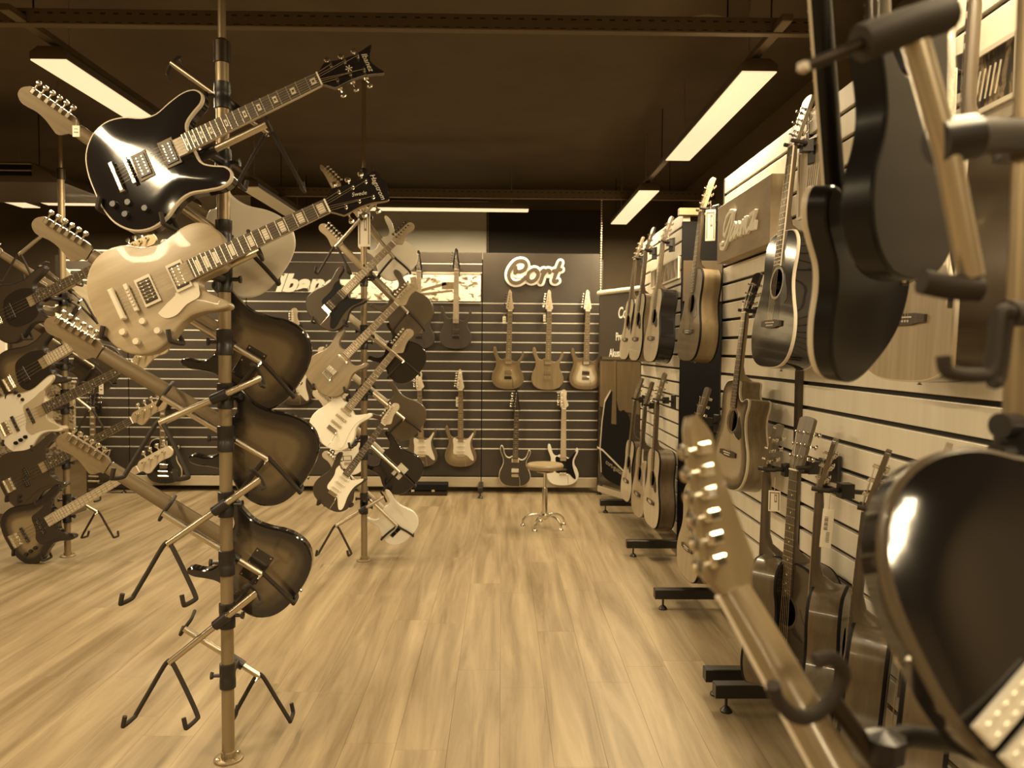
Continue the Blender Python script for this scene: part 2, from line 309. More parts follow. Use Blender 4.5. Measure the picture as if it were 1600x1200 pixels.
def body_mesh(key, t, er, arch, hole=None, mats=(0, 1, 2, 3), dome=0.0):
    def mk():
        out = [(x/100, y/100) for x, y in crom(O[key], 4)]
        if area(out) < 0: out.reverse()
        m = M(); n = len(out)
        ring = lambda ins, z: [(x, y, z) for x, y in offset_loop(out, ins)]
        h = t/2; bw_ = .007; R = [ring(er, h), ring(er*.3, h-er*.3), ring(0, h-er), ring(0, h-er-bw_), ring(0, -h+er+bw_), ring(0, -h+er), ring(er*.3, -h+er*.3), ring(er, -h)]
        cap = [(p[0], p[1]) for p in R[0]]
        xs = [p[0] for p in cap]; ys = [p[1] for p in cap]
        def inside(x, y):
            c = False
            for i in range(n):
                x1, y1 = cap[i-1]; x2, y2 = cap[i]
                if (y1 > y) != (y2 > y) and x < (x2-x1)*(y-y1)/(y2-y1)+x1: c = not c
            return c
        dist = lambda x, y: min(math.hypot(x-a, y-b) for a, b in cap)
        pts = [V(p) for p in cap]; st = .022
        gx = int((max(xs)-min(xs))/st)+1; gy = int((max(ys)-min(ys))/st)+1
        edges = [(i, (i+1) % n) for i in range(n)]
        if hole:
            hn = 28; o = len(pts)
            pts += [V((hole[0]+hole[2]*math.cos(q*2*PI/hn), hole[1]+hole[2]*math.sin(q*2*PI/hn))) for q in range(hn)]
            edges += [(o+q, o+(q+1) % hn) for q in range(hn)]
        for i in range(gx):
            for j in range(gy):
                x = min(xs)+(i+.5+(.5 if j % 2 else 0)-.25)*st; y = min(ys)+(j+.5)*st
                if inside(x, y) and dist(x, y) > .009 and (not hole or abs(math.hypot(x-hole[0], y-hole[1])-hole[2]) > .01): pts.append(V((x, y)))
        vs, es, fs, *_ = geometry.delaunay_2d_cdt(pts, edges, [], 1, 1e-6)
        if hole: fs = [f for f in fs if math.hypot(sum(vs[i].x for i in f)/len(f)-hole[0], sum(vs[i].y for i in f)/len(f)-hole[1]) > hole[2]*.97]
        ed = [max(0, 1-dist(v.x, v.y)/.085) for v in vs]
        at = []
        def capz(e): return arch*(1-e*e)
        m.add([(v.x, v.y, h+capz(e)) for v, e in zip(vs, ed)], [f if area([(vs[i].x, vs[i].y) for i in f]) > 0 else tuple(reversed(f)) for f in fs], mats[0]); at += ed
        m.add([(v.x, v.y, -h-dome*(1-e*e)) for v, e in zip(vs, ed)], [tuple(reversed(f)) if area([(vs[i].x, vs[i].y) for i in f]) > 0 else tuple(f) for f in fs], mats[2]); at += ed
        for k in range(7):
            bb_ = mats[3] if hole else mats[1]
            mi = (mats[3], mats[3], mats[3], mats[1], bb_, bb_, bb_)[k]
            m.add(R[k]+R[k+1], [(n+i, n+(i+1) % n, (i+1) % n, i) for i in range(n)], mi); at += [1.0]*(2*n)
        if hole:
            c = [(hole[0]+hole[2]*math.cos(q*2*PI/28), hole[1]+hole[2]*math.sin(q*2*PI/28)) for q in range(28)]
            m.add([(x, y, h) for x, y in c]+[(x, y, h-.004) for x, y in c], [(q, (q+1) % 28, 28+(q+1) % 28, 28+q) for q in range(28)], mats[1])
            m.add([(hole[0]-.09, hole[1]-.09, h-.05), (hole[0]+.09, hole[1]-.09, h-.05), (hole[0]+.09, hole[1]+.09, h-.05), (hole[0]-.09, hole[1]+.09, h-.05)], [(0, 1, 2, 3)], 4)
        m.attr['edge'] = at
        return m
    return cached(('bodyM', key, t, er, arch, hole, dome), mk)

def put(name, key, fn, mats, parent, mw=None, ang=35):
    """link a (cached) mesh with its materials"""
    if not isinstance(mats, (list, tuple)): mats = [mats]
    me = cached((key, tuple(m.name for m in mats)), lambda: fn().mesh(name, mats, ang))
    return link(name, me, parent, mw)
T = Matrix.Translation
def disc_m(r, h, seg=14, top=.85):
    def f():
        m = M(); m.lathe([(r, 0), (r, h*.6), (r*top, h), (0.0001, h)], seg); return m
    return f
def tuner_m(s):
    def f():
        m = M()
        m.bbox((.009, 0, -.021), (.018, .013, .012), .002)
        m.cyl((0, 0, -.021), (-.014, 0, -.021), .0028, 6)
        m.loft([[V((-.013-.0*q, 0, 0))+V((0, .003*math.cos(a), .002*math.sin(a))) for a in [i*PI/4 for i in range(8)]] for q in (0,)] +
               [[V((x, ry*math.cos(a), rz*math.sin(a))) for a in [i*PI/4 for i in range(8)]] for x, ry, rz in ((-.017, .008, .0035), (-.024, .0095, .004), (-.029, .006, .0025))], 0, V((0, 0, -.021)))
        m.lathe([(.004, -.018), (.004, -.0005), (.0055, 0), (.0055, .0015), (.0035, .002), (.003, .012), (.004, .013), (.004, .017), (.0001, .018)], 8, T((.015, 0, 0)))
        if s < 0: m.f = [tuple(reversed(f)) for f in m.f]; m.v = [(-x, y, z) for x, y, z in m.v]
        return m
    return f
def pickup_m(w, h, poles, d=.006):
    def f():
        m = M(); m.bbox((0, 0, d/2), (w, h, d), .0018)
        for px, py in poles: m.lathe([(.0028, d), (.0028, d+.0012), (.0001, d+.0015)], 6, T((px, py, 0)), 1)
        return m
    return f
PK = {'hum': (.070, .038, [(-.026+.0104*i, sy*.009) for i in range(6) for sy in (-1, 1)]), 'single': (.082, .018, [(-.026+.0104*i, 0) for i in range(6)]),
      'jb': (.094, .02, [(-.03+.0105*i, 0) for i in range(8) if i not in (2, 5)]), 'mm': (.09, .046, [(-.03+.02*i, sy*.01) for i in range(4) for sy in (-1, 1)]),
      'pb': (.056, .028, [(-.018+.0125*i, 0) for i in range(4)])}
DEF = dict(body='strat', t=.044, er=.006, arch=0, yb=.115, S=.648, fb_end=.285, heel=.25, hs='strat', hst=.0, hsdrop=.007, front=black, side=None, back=None, bind=None, neck=maple, fb=rosew, hsm=None,
           hsface=None, inlay='dot', pg=None, pgm=whiteplate, pk=(), pkm=blacksat, polem=chrome, knobs=(), knobm=blacksat, bridge='trem', brm=chrome, tun=chrome, strm=chromeb, nst=6, frets=True, w0=.056, w1=.043,
           backplate=None, holer=None, nutm=paper, ring=None, fbbind=None)
PRE = {
 'strat': {}, 
 'rg': dict(body='rg', hs='rg', hst=8, hsdrop=.0, er=.005),
 'lp': dict(body='lp', t=.05, arch=.008, yb=.125, S=.628, fb_end=.315, heel=.26, hs='book', hst=12, hsdrop=0, bridge='tom', neck=mahog, inlay='trap'),
 'semi': dict(body='semi', t=.048, arch=.008, yb=.135, S=.635, fb_end=.32, heel=.29, hs='ar', hst=12, hsdrop=0, bridge='tom', neck=maple, inlay='block'),
 'bass': dict(body='bass', er=.008, yb=.075, S=.864, fb_end=.335, heel=.29, hs='bass', nst=4, bridge='bass', w0=.06, w1=.041),
 'ac': dict(body='dread', t=.11, er=.004, arch=0, yb=.165, S=.648, fb_end=.375, heel=.47, hs='ac', hst=13, hsdrop=0, bridge='pin', brm=rosew, neck=mahog, holer=(0, .315, .05), bind=cream, inlay='dot'),
}
def glen(kind, **kw):
    c = dict(DEF); c.update(PRE[kind]); c.update(kw)
    return c['yb']+c['S']+(.225 if c['hs'] == 'bass' else .186)
def make_guitar(name, label, cat, kind, mw, group=None, near=False, text=None, **kw):
    c = dict(DEF); c.update(PRE[kind]); c.update(kw)
    front = c['front']; side = c['side'] or front; back = c['back'] or side; bind = c['bind'] or side
    root = thing(name, label, cat, mw, group)
    t, er, h = c['t'], c['er'], c['t']/2
    key = c['body']; holer = c['holer']
    mats = [front, side, back, bind, blackmat]
    kb = ('body', key, t, er, c['arch'], holer, tuple(m.name for m in mats))
    body = link('body', cached(kb, lambda: body_mesh(key, t, er, c['arch'], holer).mesh('body', mats, 40)), root)
    zt = h+c['arch']
    ac = holer is not None
    yn = c['yb']+c['S']; w0, w1 = c['w0'], c['w1']; ye = c['fb_end']; zf = zt+(.006 if not ac else .001)
    if c['hsdrop'] == 0 and not ac: zf = zt+.009
    fbt = .006
    wid = lambda y: w1+(w0-w1)*(yn-y)/(yn-ye)
    if c['pg']:
        k = c['pg']
        def f():
            o = [(x/100, y/100) for x, y in crom(PG[k], 3)]
            if area(o) < 0: o.reverse()
            m = M(); m.prism(o, 0, .0025); return m
        put('pickguard', ('pg', k), f, c['pgm'], root, T((0, 0, zt-(.003 if c['arch'] else 0))))
    for i, q in enumerate(c['pk']):
        ty, y = q[0], q[1]; x = q[2] if len(q) > 2 else 0; an = q[3] if len(q) > 3 else 0
        W, Hh, po = PK[ty]
        zz = zt+(.0025 if c['pg'] else 0)
        mw2 = T((x, y, zz)) @ Matrix.Rotation(math.radians(an), 4, 'Z')
        p = put('pickup', ('pk', ty), pickup_m(W, Hh, po), [c['pkm'], c['polem']], root, mw2)
        if c['ring']:
            put('mounting_ring', ('ring', ty), lambda: (lambda m: (m.bbox((0, 0, .0015), (W+.018, Hh+.012, .003), .001), m)[1])(M()), c['ring'], p)
    if c['bridge'] == 'trem':
        def f():
            m = M(); m.bbox((0, 0, .002), (.07, .03, .004), .001)
            for i in range(6): m.bbox((-.027+.0108*i, .004, .007), (.0085, .022, .006), .0012)
            m.tube(smooth([(.03, 0, .006), (.042, -.005, .02), (.05, -.05, .024), (.052, -.1, .024)], 3), .0022, 6)
            return m
        put('bridge', ('trem',), f, c['brm'], root, T((0, c['yb'], zt+(.002 if c['pg'] else 0))))
    elif c['bridge'] == 'tom':
        def f():
            m = M(); m.bbox((0, 0, .012), (.088, .013, .009), .002)
            for i in range(6): m.bbox((-.026+.0104*i, 0, .0175), (.006, .008, .004), .001)
            for sx in (-1, 1): m.cyl((sx*.037, 0, 0), (sx*.037, 0, .012), .005, 8)
            return m
        put('bridge', ('tom',), f, c['brm'], root, T((0, c['yb'], zt-.003)))
        def f2():
            m = M(); m.bbox((0, 0, .014), (.1, .017, .011), .004)
            for sx in (-1, 1): m.lathe([(.009, 0), (.009, .006), (.007, .016), (.0001, .018)], 10, T((sx*.042, 0, 0)))
            return m
        put('tailpiece', ('tailp',), f2, c['brm'], root, T((0, c['yb']-.045, zt-.005)))
    elif c['bridge'] == 'bass':
        def f():
            m = M(); m.bbox((0, 0, .002), (.08, .05, .004), .001); m.box((0, -.024, .008), (.08, .004, .012))
            for i in range(4): m.bbox((-.029+.0193*i, .003, .008), (.015, .03, .008), .002)
            return m
        put('bridge', ('bassb',), f, c['brm'], root, T((0, c['yb']-.01, zt)))
    elif c['bridge'] == 'pin':
        def f():
            o = [(-.085, -.012), (-.06, -.013), (-.03, -.018), (.03, -.018), (.06, -.013), (.085, -.012), (.085, .008), (.05, .012), (-.05, .012), (-.085, .008)]
            m = M(); m.prism(o, 0, .009); m.box((0, .002, .0105), (.075, .003, .004), 1)
            for i in range(6): m.lathe([(.0035, .009), (.0035, .011), (.0001, .012)], 6, T((-.027+.0108*i, -.008, 0)), 1)
            return m
        put('bridge', ('pinb',), f, [c['brm'], paper], root, T((0, c['yb'], zt)))
        def f3():
            m = M(); n = 28; a = [.054, .058]
            for r0, r1 in ((.053, .056), (.058, .0605)):
                vs = [(holer[0]+r*math.cos(q*2*PI/n), holer[1]+r*math.sin(q*2*PI/n), z) for r, z in ((r0, 0), (r0, .0007), (r1, .0007), (r1, 0)) for q in range(n)]
                m.add(vs, [(k*n+q, k*n+(q+1) % n, (k+1)*n+(q+1) % n, (k+1)*n+q) for k in range(3) for q in range(n)])
            return m
        put('rosette', ('rosette',), f3, ink if c['front'] is not darktop else cream, root, T((0, 0, zt)))
        if c['pg'] is None and c.get('acpg', True):
            def f4():
                o = [(.03, .262), (.055, .245), (.09, .235), (.112, .25), (.105, .285), (.085, .315), (.07, .345), (.062, .33), (.06, .3), (.05, .275)]
                m = M(); m.prism(o, 0, .0012); return m
            put('pickguard', ('acpg',), f4, darkplate, root, T((0, 0, zt)))
    for q in c['knobs']:
        put('knob', ('knob',), disc_m(.0105, .014), c['knobm'], root, T((q[0]/100, q[1]/100, zt-(.005 if c['arch'] else -.002))))
    # neck
    def fneck():
        m = M(); rings = []
        ys = [c['heel'], c['heel']+.03, c['heel']+.06, c['heel']+.1]+[c['heel']+.1+(yn-c['heel']-.1)*k/6 for k in range(1, 7)]
        for i, y in enumerate(ys):
            wv = wid(max(y, ye-.05)) if y > ye else w0; dp = .021 if y < yn-.01 else .017
            if ac and i < 4: dp = (.10, .085, .035, .022)[i]; wv = (.058, .05, .054, .055)[i] if i < 2 else wv
            if not ac and i < 3: dp = (h+zf-zt+.0, .026, .023)[i] if key != 'lp' else (.03, .03, .026)[i]
            rings.append([V((wv/2*math.cos(a), y, -dp*math.sin(a)**(.7))) for a in [PI*k/8 for k in range(9)]])
        m.loft(rings, 0); return m
    put('neck', ('neck', kind, c['heel'], yn, w0, w1), fneck, c['neck'], root, T((0, 0, zf)), 50)
    def ffb():
        m = M(); m.prism([(-w0/2-.0005, ye), (w0/2+.0005, ye), (w1/2+.0005, yn), (-w1/2-.0005, yn)], 0, fbt, 0, 1); return m
    fb = put('fretboard', ('fb', ye, yn, w0, w1), ffb, [c['fb'], c['fbbind'] or c['fb']], root, T((0, 0, zf)))
    fy = lambda n: c['yb']+c['S']*2**(-n/12)
    nf = 0
    while nf < 24 and fy(nf+1) > ye+.003: nf += 1
    if near:
        for n in range(1, nf+1):
            put('fret', ('fret', n, kind), lambda: (lambda m: (m.box((0, 0, .0006), (wid(fy(n)), .0022, .0016)), m)[1])(M()), chromeb, fb, T((0, fy(n), fbt)))
    else:
        def ffr():
            m = M()
            for n in range(1, nf+1): m.box((0, fy(n), fbt+.0006), (wid(fy(n)), .0024, .0016))
            return m
        stuff(put('fret_wire', ('fretw', kind, ye, yn), ffr, chromeb, fb))
    if c['inlay']:
        lst = [3, 5, 7, 9, 12, 15, 17, 19, 21] if c['inlay'] in ('dot', 'trap') else [1, 3, 5, 7, 9, 12, 15, 17, 19, 21]
        for n in lst:
            if n > nf: continue
            a, b = fy(n-1), fy(n); g = a-b; wv = wid(b)
            if c['inlay'] == 'dot': fn = lambda: (lambda m: (m.lathe([(.0032, 0), (.0032, .0005), (.0001, .0006)], 8), m)[1])(M())
            elif c['inlay'] == 'block5':
                def fn():
                    m = M(); q = wv*.26; d = g*.3
                    m.box((-q*.55, 0, .0003), (q*.5, d*1.6, .0006)); m.box((q*.55, 0, .0003), (q*.5, d*1.6, .0006)); m.box((0, d*.55, .0003), (q*.7, d*.4, .0006)); m.box((0, -d*.55, .0003), (q*.7, d*.4, .0006)); return m
            else: fn = lambda: (lambda m: (m.box((0, 0, .0003), (wv*.66, g*.6, .0006)), m)[1])(M())
            put('inlay', ('inl', c['inlay'], n, kind), fn, cream if c['inlay'] != 'dot' else paper, fb, T((0, (a+b)/2, fbt)))
    put('nut', ('nut', w1), lambda: (lambda m: (m.bbox((0, 0, .002), (w1, .005, .009), .001), m)[1])(M()), c['nutm'], root, T((0, yn+.002, zf+.003)))
    # headstock
    Hm = T((0, yn+.004, zf+.004-c['hsdrop'])) @ Matrix.Rotation(math.radians(-c['hst']), 4, 'X')
    hk = c['hs']
    def fhs():
        o = [(x/100, y/100) for x, y in crom(HS[hk][:-1], 3, False)]+[(HS[hk][-1][0]/100, 0)]
        if area(o) < 0: o.reverse()
        m = M(); m.prism(o, -.0145, -.001, 1, 1); m.prism(o, -.001, 0, 0, 2); return m
    hm = c['hsm'] or c['neck']; hf = c['hsface'] or hm
    hs = put('headstock', ('hs', hk), fhs, [hf, hm, (c['fbbind'] or hm)], root, Hm)
    for x, y, sg in TUN[hk]:
        put('tuner', ('tun', sg, hk == 'bass'), tuner_m(-sg), c['tun'], hs, T((x/100, y/100, 0)) @ (Matrix.Scale(1.5, 4) if hk == 'bass' else Matrix.Identity(4)))
    # strings
    n = c['nst'] or 6; bw = .0525 if n == 6 else .058; nw = w1-.008
    zb = zt+.0135 if c['bridge'] is None or c['bridge'] == 'tom' else zt+.011; zn = zf+fbt+.0018
    def fs(i):
        def g():
            m = M(); k = i/(n-1)-.5; r = (.0006, .0009)[n == 4]
            tp = TUN[hk][i if len(TUN[hk]) == n and TUN[hk][-1][2] == -1 else (i if i < 3 else 8-i)]
            pp = Hm @ V((tp[0]/100-tp[2]*.015, tp[1]/100, .012))
            y0 = c['yb']-(.04 if c['bridge'] == 'tom' else .006)
            m.tube([(k*bw, y0, zb-.006), (k*bw, c['yb'], zb), (k*nw, yn+.002, zn), pp], r, 4); return m
        return g
    if not c['nst']: pass
    elif near:
        for i in range(n): put('string', ('str', kind, i, zb, zn, hk, c['S']), fs(i), c['strm'], root)
    else:
        def fall():
            m = M()
            for i in range(n):
                a = fs(i)(); m.add(a.v, a.f)
            return m
        stuff(put('string_set', ('strs', kind, zb, zn, hk, c['S']), fall, c['strm'], root))
    if c['backplate']:
        w_, h_, x_, y_, pm = c['backplate']
        def f():
            m = M(); m.bbox((0, 0, 0), (w_, h_, .003), .001)
            for sx in (-1, 0, 1):
                for sy in (-1, 1): m.lathe([(.003, -.0022), (.003, -.0018), (.0001, .001)], 6, T((sx*(w_/2-.007), sy*(h_/2-.007), 0)), 1)
            return m
        put('back_plate', ('bp', w_, h_), f, [pm, chrome], root, T((x_, y_, -h-.0012)))
    if not ac:
        put('strap_button', ('sbtn',), lambda: (lambda m: (m.lathe([(.004, 0), (.0035, .006), (.007, .009), (.0001, .01)], 8), m)[1])(M()), chrome, root, T((0, .002, 0)) @ Matrix.Rotation(PI/2, 4, 'X'))
    else:
        put('end_pin', ('sbtn2',), lambda: (lambda m: (m.lathe([(.004, 0), (.0035, .006), (.007, .009), (.0001, .01)], 8), m)[1])(M()), chrome, root, T((0, .002, 0)) @ Matrix.Rotation(PI/2, 4, 'X'))
    if text:
        for (s, size, x, y, ang, shear, mt) in text:
            text_mesh('headstock_lettering', s, size, mt, hs, T((x, y, .0002)) @ Matrix.Rotation(math.radians(ang), 4, 'Z'), .0002, shear)
    root['yn'] = yn; root['zf'] = zf; root['th'] = h
    return root
def text_mesh(name, s, size, mt, parent, mw, extrude=.001, shear=0, off=0, align='CENTER', sx=1.0):
    cu = bpy.data.curves.new('lettering', 'FONT'); cu.body = s; cu.size = size; cu.extrude = extrude; cu.shear = shear; cu.offset = off
    cu.align_x = align; cu.align_y = 'CENTER'; cu.resolution_u = 3
    o = bpy.data.objects.new('lettering', cu); COL.objects.link(o); bpy.context.view_layer.update()
    dg = bpy.context.evaluated_depsgraph_get(); me = bpy.data.meshes.new_from_object(o.evaluated_get(dg))
    bpy.data.objects.remove(o)
    me.materials.clear(); me.materials.append(mt)
    if sx != 1: me.transform(Matrix.Diagonal((sx, 1, 1, 1)))
    return link(name, me, parent, mw)
def frame(Tp, H, N, L):
    y = (H-Tp); s = y.length/L; y.normalize(); z = (N-y*N.dot(y)).normalized(); x = y.cross(z)
    m = Matrix(((x.x, y.x, z.x, 0), (x.y, y.y, z.y, 0), (x.z, y.z, z.z, 0), (0, 0, 0, 1)))
    return T(Tp) @ m @ Matrix.Scale(s, 4), s
SC = []
def place2(tail, d, head, L, N, root='far', dh=None):
    """tail pixel at depth d; the head's depth follows from the guitar's true length"""
    a = P(tail[0], tail[1], d)
    if dh is None:
        r = ray(*head); r = r/r.y; q = EYE-a
        A = r.dot(r); B = 2*q.dot(r); C_ = q.dot(q)-L*L; D = B*B-4*A*C_
        if D <= 0: dh = -B/(2*A)
        else:
            dd = math.sqrt(D); dh = (-B+dd)/(2*A) if root == 'far' else (-B-dd)/(2*A)
            if abs(dh-d) > .35: dh = d+(.35 if dh > d else -.35)
    b = P(head[0], head[1], dh)
    m, s = frame(a, b, V(N), L); SC.append((tail, round(s, 3), round(d, 2), round(dh, 2)))
    return m
# ---------------------------------------------------------------- room
floor_m = grain_mat('floor_laminate', .17, .35, (11, .75, 1), .42, 0, 8, True, 1.0, .04, .33, .67, True, .5)
b = floor_m.node_tree.nodes['Principled BSDF']; b.inputs['Specular IOR Level'].default_value = .35
subfloor = base_mat('floor_seam', .22, .7)
ceil_m = grain_mat('ceiling_paint', .085, .105, (1, 1, 1), .8, 0, 2, False, 3)
wallb_m = grain_mat('back_wall_paint', .10, .13, (1, 1, 1), .8, 0, 2, False, 2)
walln_m = base_mat('navy_wall', .035, .8)
walls_m = base_mat('side_wall_paint', .16, .8)
rear_m = base_mat('rear_wall_paint', .3, .8)
slat_l = grain_mat('pale_wood_slat', .68, .78, (3, 14, 1.2), .5, 0, 5, True, 1.0)
slat_d = grain_mat('dark_slat', .034, .044, (5, 5, 5), .55, 0, 3, True)
slotblack = base_mat('slot_black', .012, .7)
alu = base_mat('slot_aluminium', .92, .45, 0)
trim_l = grain_mat('pale_skirting', .42, .5, (2, 8, 8), .5)
traym = base_mat('tray_metal', .13, .5, .3)
lamp_case = base_mat('lamp_case', .1, .5)
lamp_on = emit_mat('lamp_diffuser', 1.0/2**EXPO)
lamp_off = base_mat('lamp_diffuser_off', .88, .5)

fl = M(); fl.box((-2.0, 2.9, -.03), (8.2, 14.2, .04)); fo = struct(fl.build('floor', subfloor))
PWD, PLN = .19, 1.285
def plank_mesh():
    m = M(); m.bbox((0, 0, -.004), (PWD-.0005, PLN-.0005, .008), .0004); return m
pm_ = plank_mesh().mesh('plank', [floor_m]); rest = M()
for i in range(-21, 11):
    x = (i+.5)*PWD; o = RND.random()*PLN
    for j in range(-4, 8):
        y = j*PLN+o
        if y-PLN/2 > 8.75 or y+PLN/2 < -4.0 or x < -6.0: continue
        vis = y+PLN/2 > 1.75 and abs(x) < .72*(y+PLN/2)+.15 and x < 1.6
        if vis and y-PLN/2 < 8.1: link('plank', pm_, fo, T((x, y, 0)))
        else:
            q = plank_mesh(); rest.add([V(v)+V((x, y, 0)) for v in q.v], q.f)
stuff(rest.build('plank_field', floor_m, fo))
CZ = 3.22
c_ = M(); c_.box((-2.0, 2.9, CZ+.05), (8.2, 14.2, .1)); struct(c_.build('ceiling', ceil_m))
m = M(); m.box((-2.0, 8.75, 1.6), (8.2, .1, 3.3)); struct(m.build('wall_back', wallb_m))
m = M(); m.box((-6.05, 2.3, 1.6), (.1, 12.8, 3.3)); struct(m.build('wall_left', walls_m))
m = M(); m.box((2.05, 2.3, 1.6), (.1, 12.8, 3.3)); struct(m.build('wall_right', walls_m))
m = M(); m.box((-2.0, -4.05, 1.6), (8.2, .1, 3.3)); struct(m.build('wall_rear', rear_m))

# dark upper wall field and the two roller blinds on the back wall
a = P(764, 330, 8.66); bq = P(940, 396, 8.66)
m = M(); m.box(((a.x+bq.x)/2, 8.68, 2.35), (bq.x-a.x, .03, 1.3)); tag(m.build('wall_board', walln_m), 'dark navy board high on the back wall right of the pale roller blind', 'board')
def blind(x0, x1, y0, y1, d, label, chainx=None):
    a, b2 = P(x0, y0, d), P(x1, y1, d); r = thing('roller_blind', label, 'blind', loc=((a.x+b2.x)/2, d, a.z))
    w_, h_ = b2.x-a.x, a.z-b2.z+.35
    m = M(); n = 24
    m.loft([[V((-w_/2, -.001*math.sin(k*.9), 0)), V((w_/2, 0, 0)), V((w_/2, .003, 0)), V((-w_/2, .003, 0))] for k in (0,)] + [[V((-w_/2, 0, -h_)), V((w_/2, 0, -h_)), V((w_/2, .003, -h_)), V((-w_/2, .003, -h_))]])
    m.build('fabric', blindm, r); m = M(); m.cyl((-w_/2-.02, 0, .02), (w_/2+.02, 0, .02), .025, 12); m.build('roller_tube', creamd, r)
    m = M(); m.bbox((0, 0, -h_), (w_, .015, .025), .003); m.build('hem_bar', creamd, r)
    if chainx:
        c = P(chainx, y0, d); m = M(); n = 40
        for k in range(n): m.lathe([(.0001, -.007), (.007, 0), (.0001, .007)], 6, T((c.x-r.location.x, -.02, .02-k*.02)))
        stuff(m.build('bead_chain', cream, r))
    return r
blindm = grain_mat('blind_fabric', .74, .82, (1, 1, 6), .7, 0, 3, False, 2)
blind(578, 760, 318, 396, 8.66, 'pale roller blind with a bead chain below the long crosswise lamp', 763)
blind(213, 392, 300, 396, 8.66, 'pale roller blind behind the gold guitar and the unlit lamp')

# ---------------------------------------------------------------- slatwalls
SP = .0977
def slatwall_far(x0, x1, y, slots, label, plain=None, ztop=2.415, zbot=.16):
    """dark boards with bright aluminium slots; slots = list of slot heights"""
    r = thing('slatwall_section', label, 'slatwall', loc=((x0+x1)/2, y, 0)); W = x1-x0-.004
    m = M(); m.box((0, .02, (ztop+zbot)/2), (W, .012, ztop-zbot)); m.build('backing_board', slotblack, r)
    zs = [zbot]+sorted(slots)+[ztop]
    for a, b in zip(zs[:-1], zs[1:]):
        hh = b-a-.013; k = round(hh, 3)
        link('slat', cached(('slatd', round(W, 3), k), lambda: (lambda m: (m.bbox((0, 0, 0), (W, .018, hh), .002), m)[1])(M()).mesh('slat', [slat_d])), r, T((0, .005, (a+b)/2)))
    for z in slots:
        link('slot_insert', cached(('ins', round(W, 3)), lambda: (lambda m: (m.bbox((0, 0, 0), (W, .012, .0125), .002), m)[1])(M()).mesh('slot_insert', [alu])), r, T((0, .006, z)))
    m = M(); m.bbox((0, .002, .105), (W, .02, .10), .003); m.build('kick_board', trim_l, r)
    return r
FY = 7.73
zs_ = [P(800, 474.0, FY).z-SP*k for k in range(16)]
panels = [(-.205, .968, 'dark slatwall panel at the far right of the back wall under the outlined sign'), (-1.38, -.21, 'dark slatwall panel carrying the photo poster on the back wall'),
          (-2.56, -1.385, 'dark slatwall panel with the bold white italic lettering'), (-3.74, -2.565, 'dark slatwall panel on the back wall behind the tall front pole'), (-4.40, -3.745, 'narrow dark slatwall panel at the left end of the back wall')]
for i, (a, b_, lb) in enumerate(panels):
    z = list(zs_)
    if i > 0: z += [zs_[0]+SP*q for q in ((1, 2, 3, 4, 5) if i != 1 else (4,))]
    if i == 1: z.append(zs_[0]+SP*3.1)
    slatwall_far(a, b_, FY, z, lb)
def foot(r, x, y0, y1, z=.085, wdt=.045, hgt=.05, name='foot', along='y'):
    m = M()
    if along == 'y': m.bbox((x, (y0+y1)/2, z), (wdt, abs(y1-y0), hgt), .003)
    else: m.bbox(((y0+y1)/2, x, z), (abs(y1-y0), wdt, hgt), .003)
    f = m.build(name, blacksat, r)
    m = M(); e = min(y0, y1)+.05
    p = (x, e, 0) if along == 'y' else (e, x, 0)
    m.lathe([(.024, 0), (.024, .006), (.013, .02), (.006, .024), (.006, z-hgt/2), (.0001, z-hgt/2)], 12, T(p)); m.build('levelling_foot', blacksat, f)
    return f
r = thing('slatwall_support', 'black upright and floor foot at the joint of the two right back wall panels', 'support', loc=(0, 0, 0))
m = M(); m.box((-.2075, FY+.06, 1.2), (.04, .06, 2.3)); m.build('upright', blacksat, r); foot(r, -.2075, FY-.35, FY+.1)
r = thing('slatwall_support', 'black upright and floor foot at the right end of the back wall slats', 'support')
m = M(); m.box((.985, FY+.02, 1.2), (.03, .06, 2.3)); m.build('upright', blacksat, r); foot(r, .985, FY-.12, FY+.1)
r = thing('slatwall_support', 'black upright and floor foot at the left end of the back wall slats', 'support')
m = M(); m.box((-4.42, FY+.02, 1.2), (.05, .06, 2.3)); m.build('upright', blacksat, r)
r2 = thing('slatwall_support', 'black slanting floor foot under the headstock of the lowest left bass', 'support')
a = PZ(166, 779); m = M(); q = PZ(207, 762); m.bbox(((a.x+q.x)/2, (a.y+q.y)/2, .075), (.42, .05, .05), .003, 0); f = m.build('foot', blacksat, r2)
m = M(); m.lathe([(.024, 0), (.024, .006), (.006, .024), (.006, .06), (.0001, .06)], 12, T((a.x+.03, (a.y+q.y)/2, 0))); m.build('levelling_foot', blacksat, f)
# flat black case below the slats
a, q = P(624, 768, 7.6), P(700, 768, 7.6)
r = thing('equipment_case', 'flat black case lying on the floor against the back wall skirting', 'case', loc=((a.x+q.x)/2, 7.6, 0))
m = M(); m.bbox((0, 0, .085), (q.x-a.x, .14, .07), .008); m.build('case_body', blackmat, r)
m = M(); m.bbox((0, 0, .022), (q.x-a.x-.01, .13, .044), .008); m.build('case_lid', darkmetal, r)
m = M(); m.box((-.1, -.07, .05), (.03, .006, .02)); m.box((.1, -.07, .05), (.03, .006, .02)); m.build('latch', chrome, r)

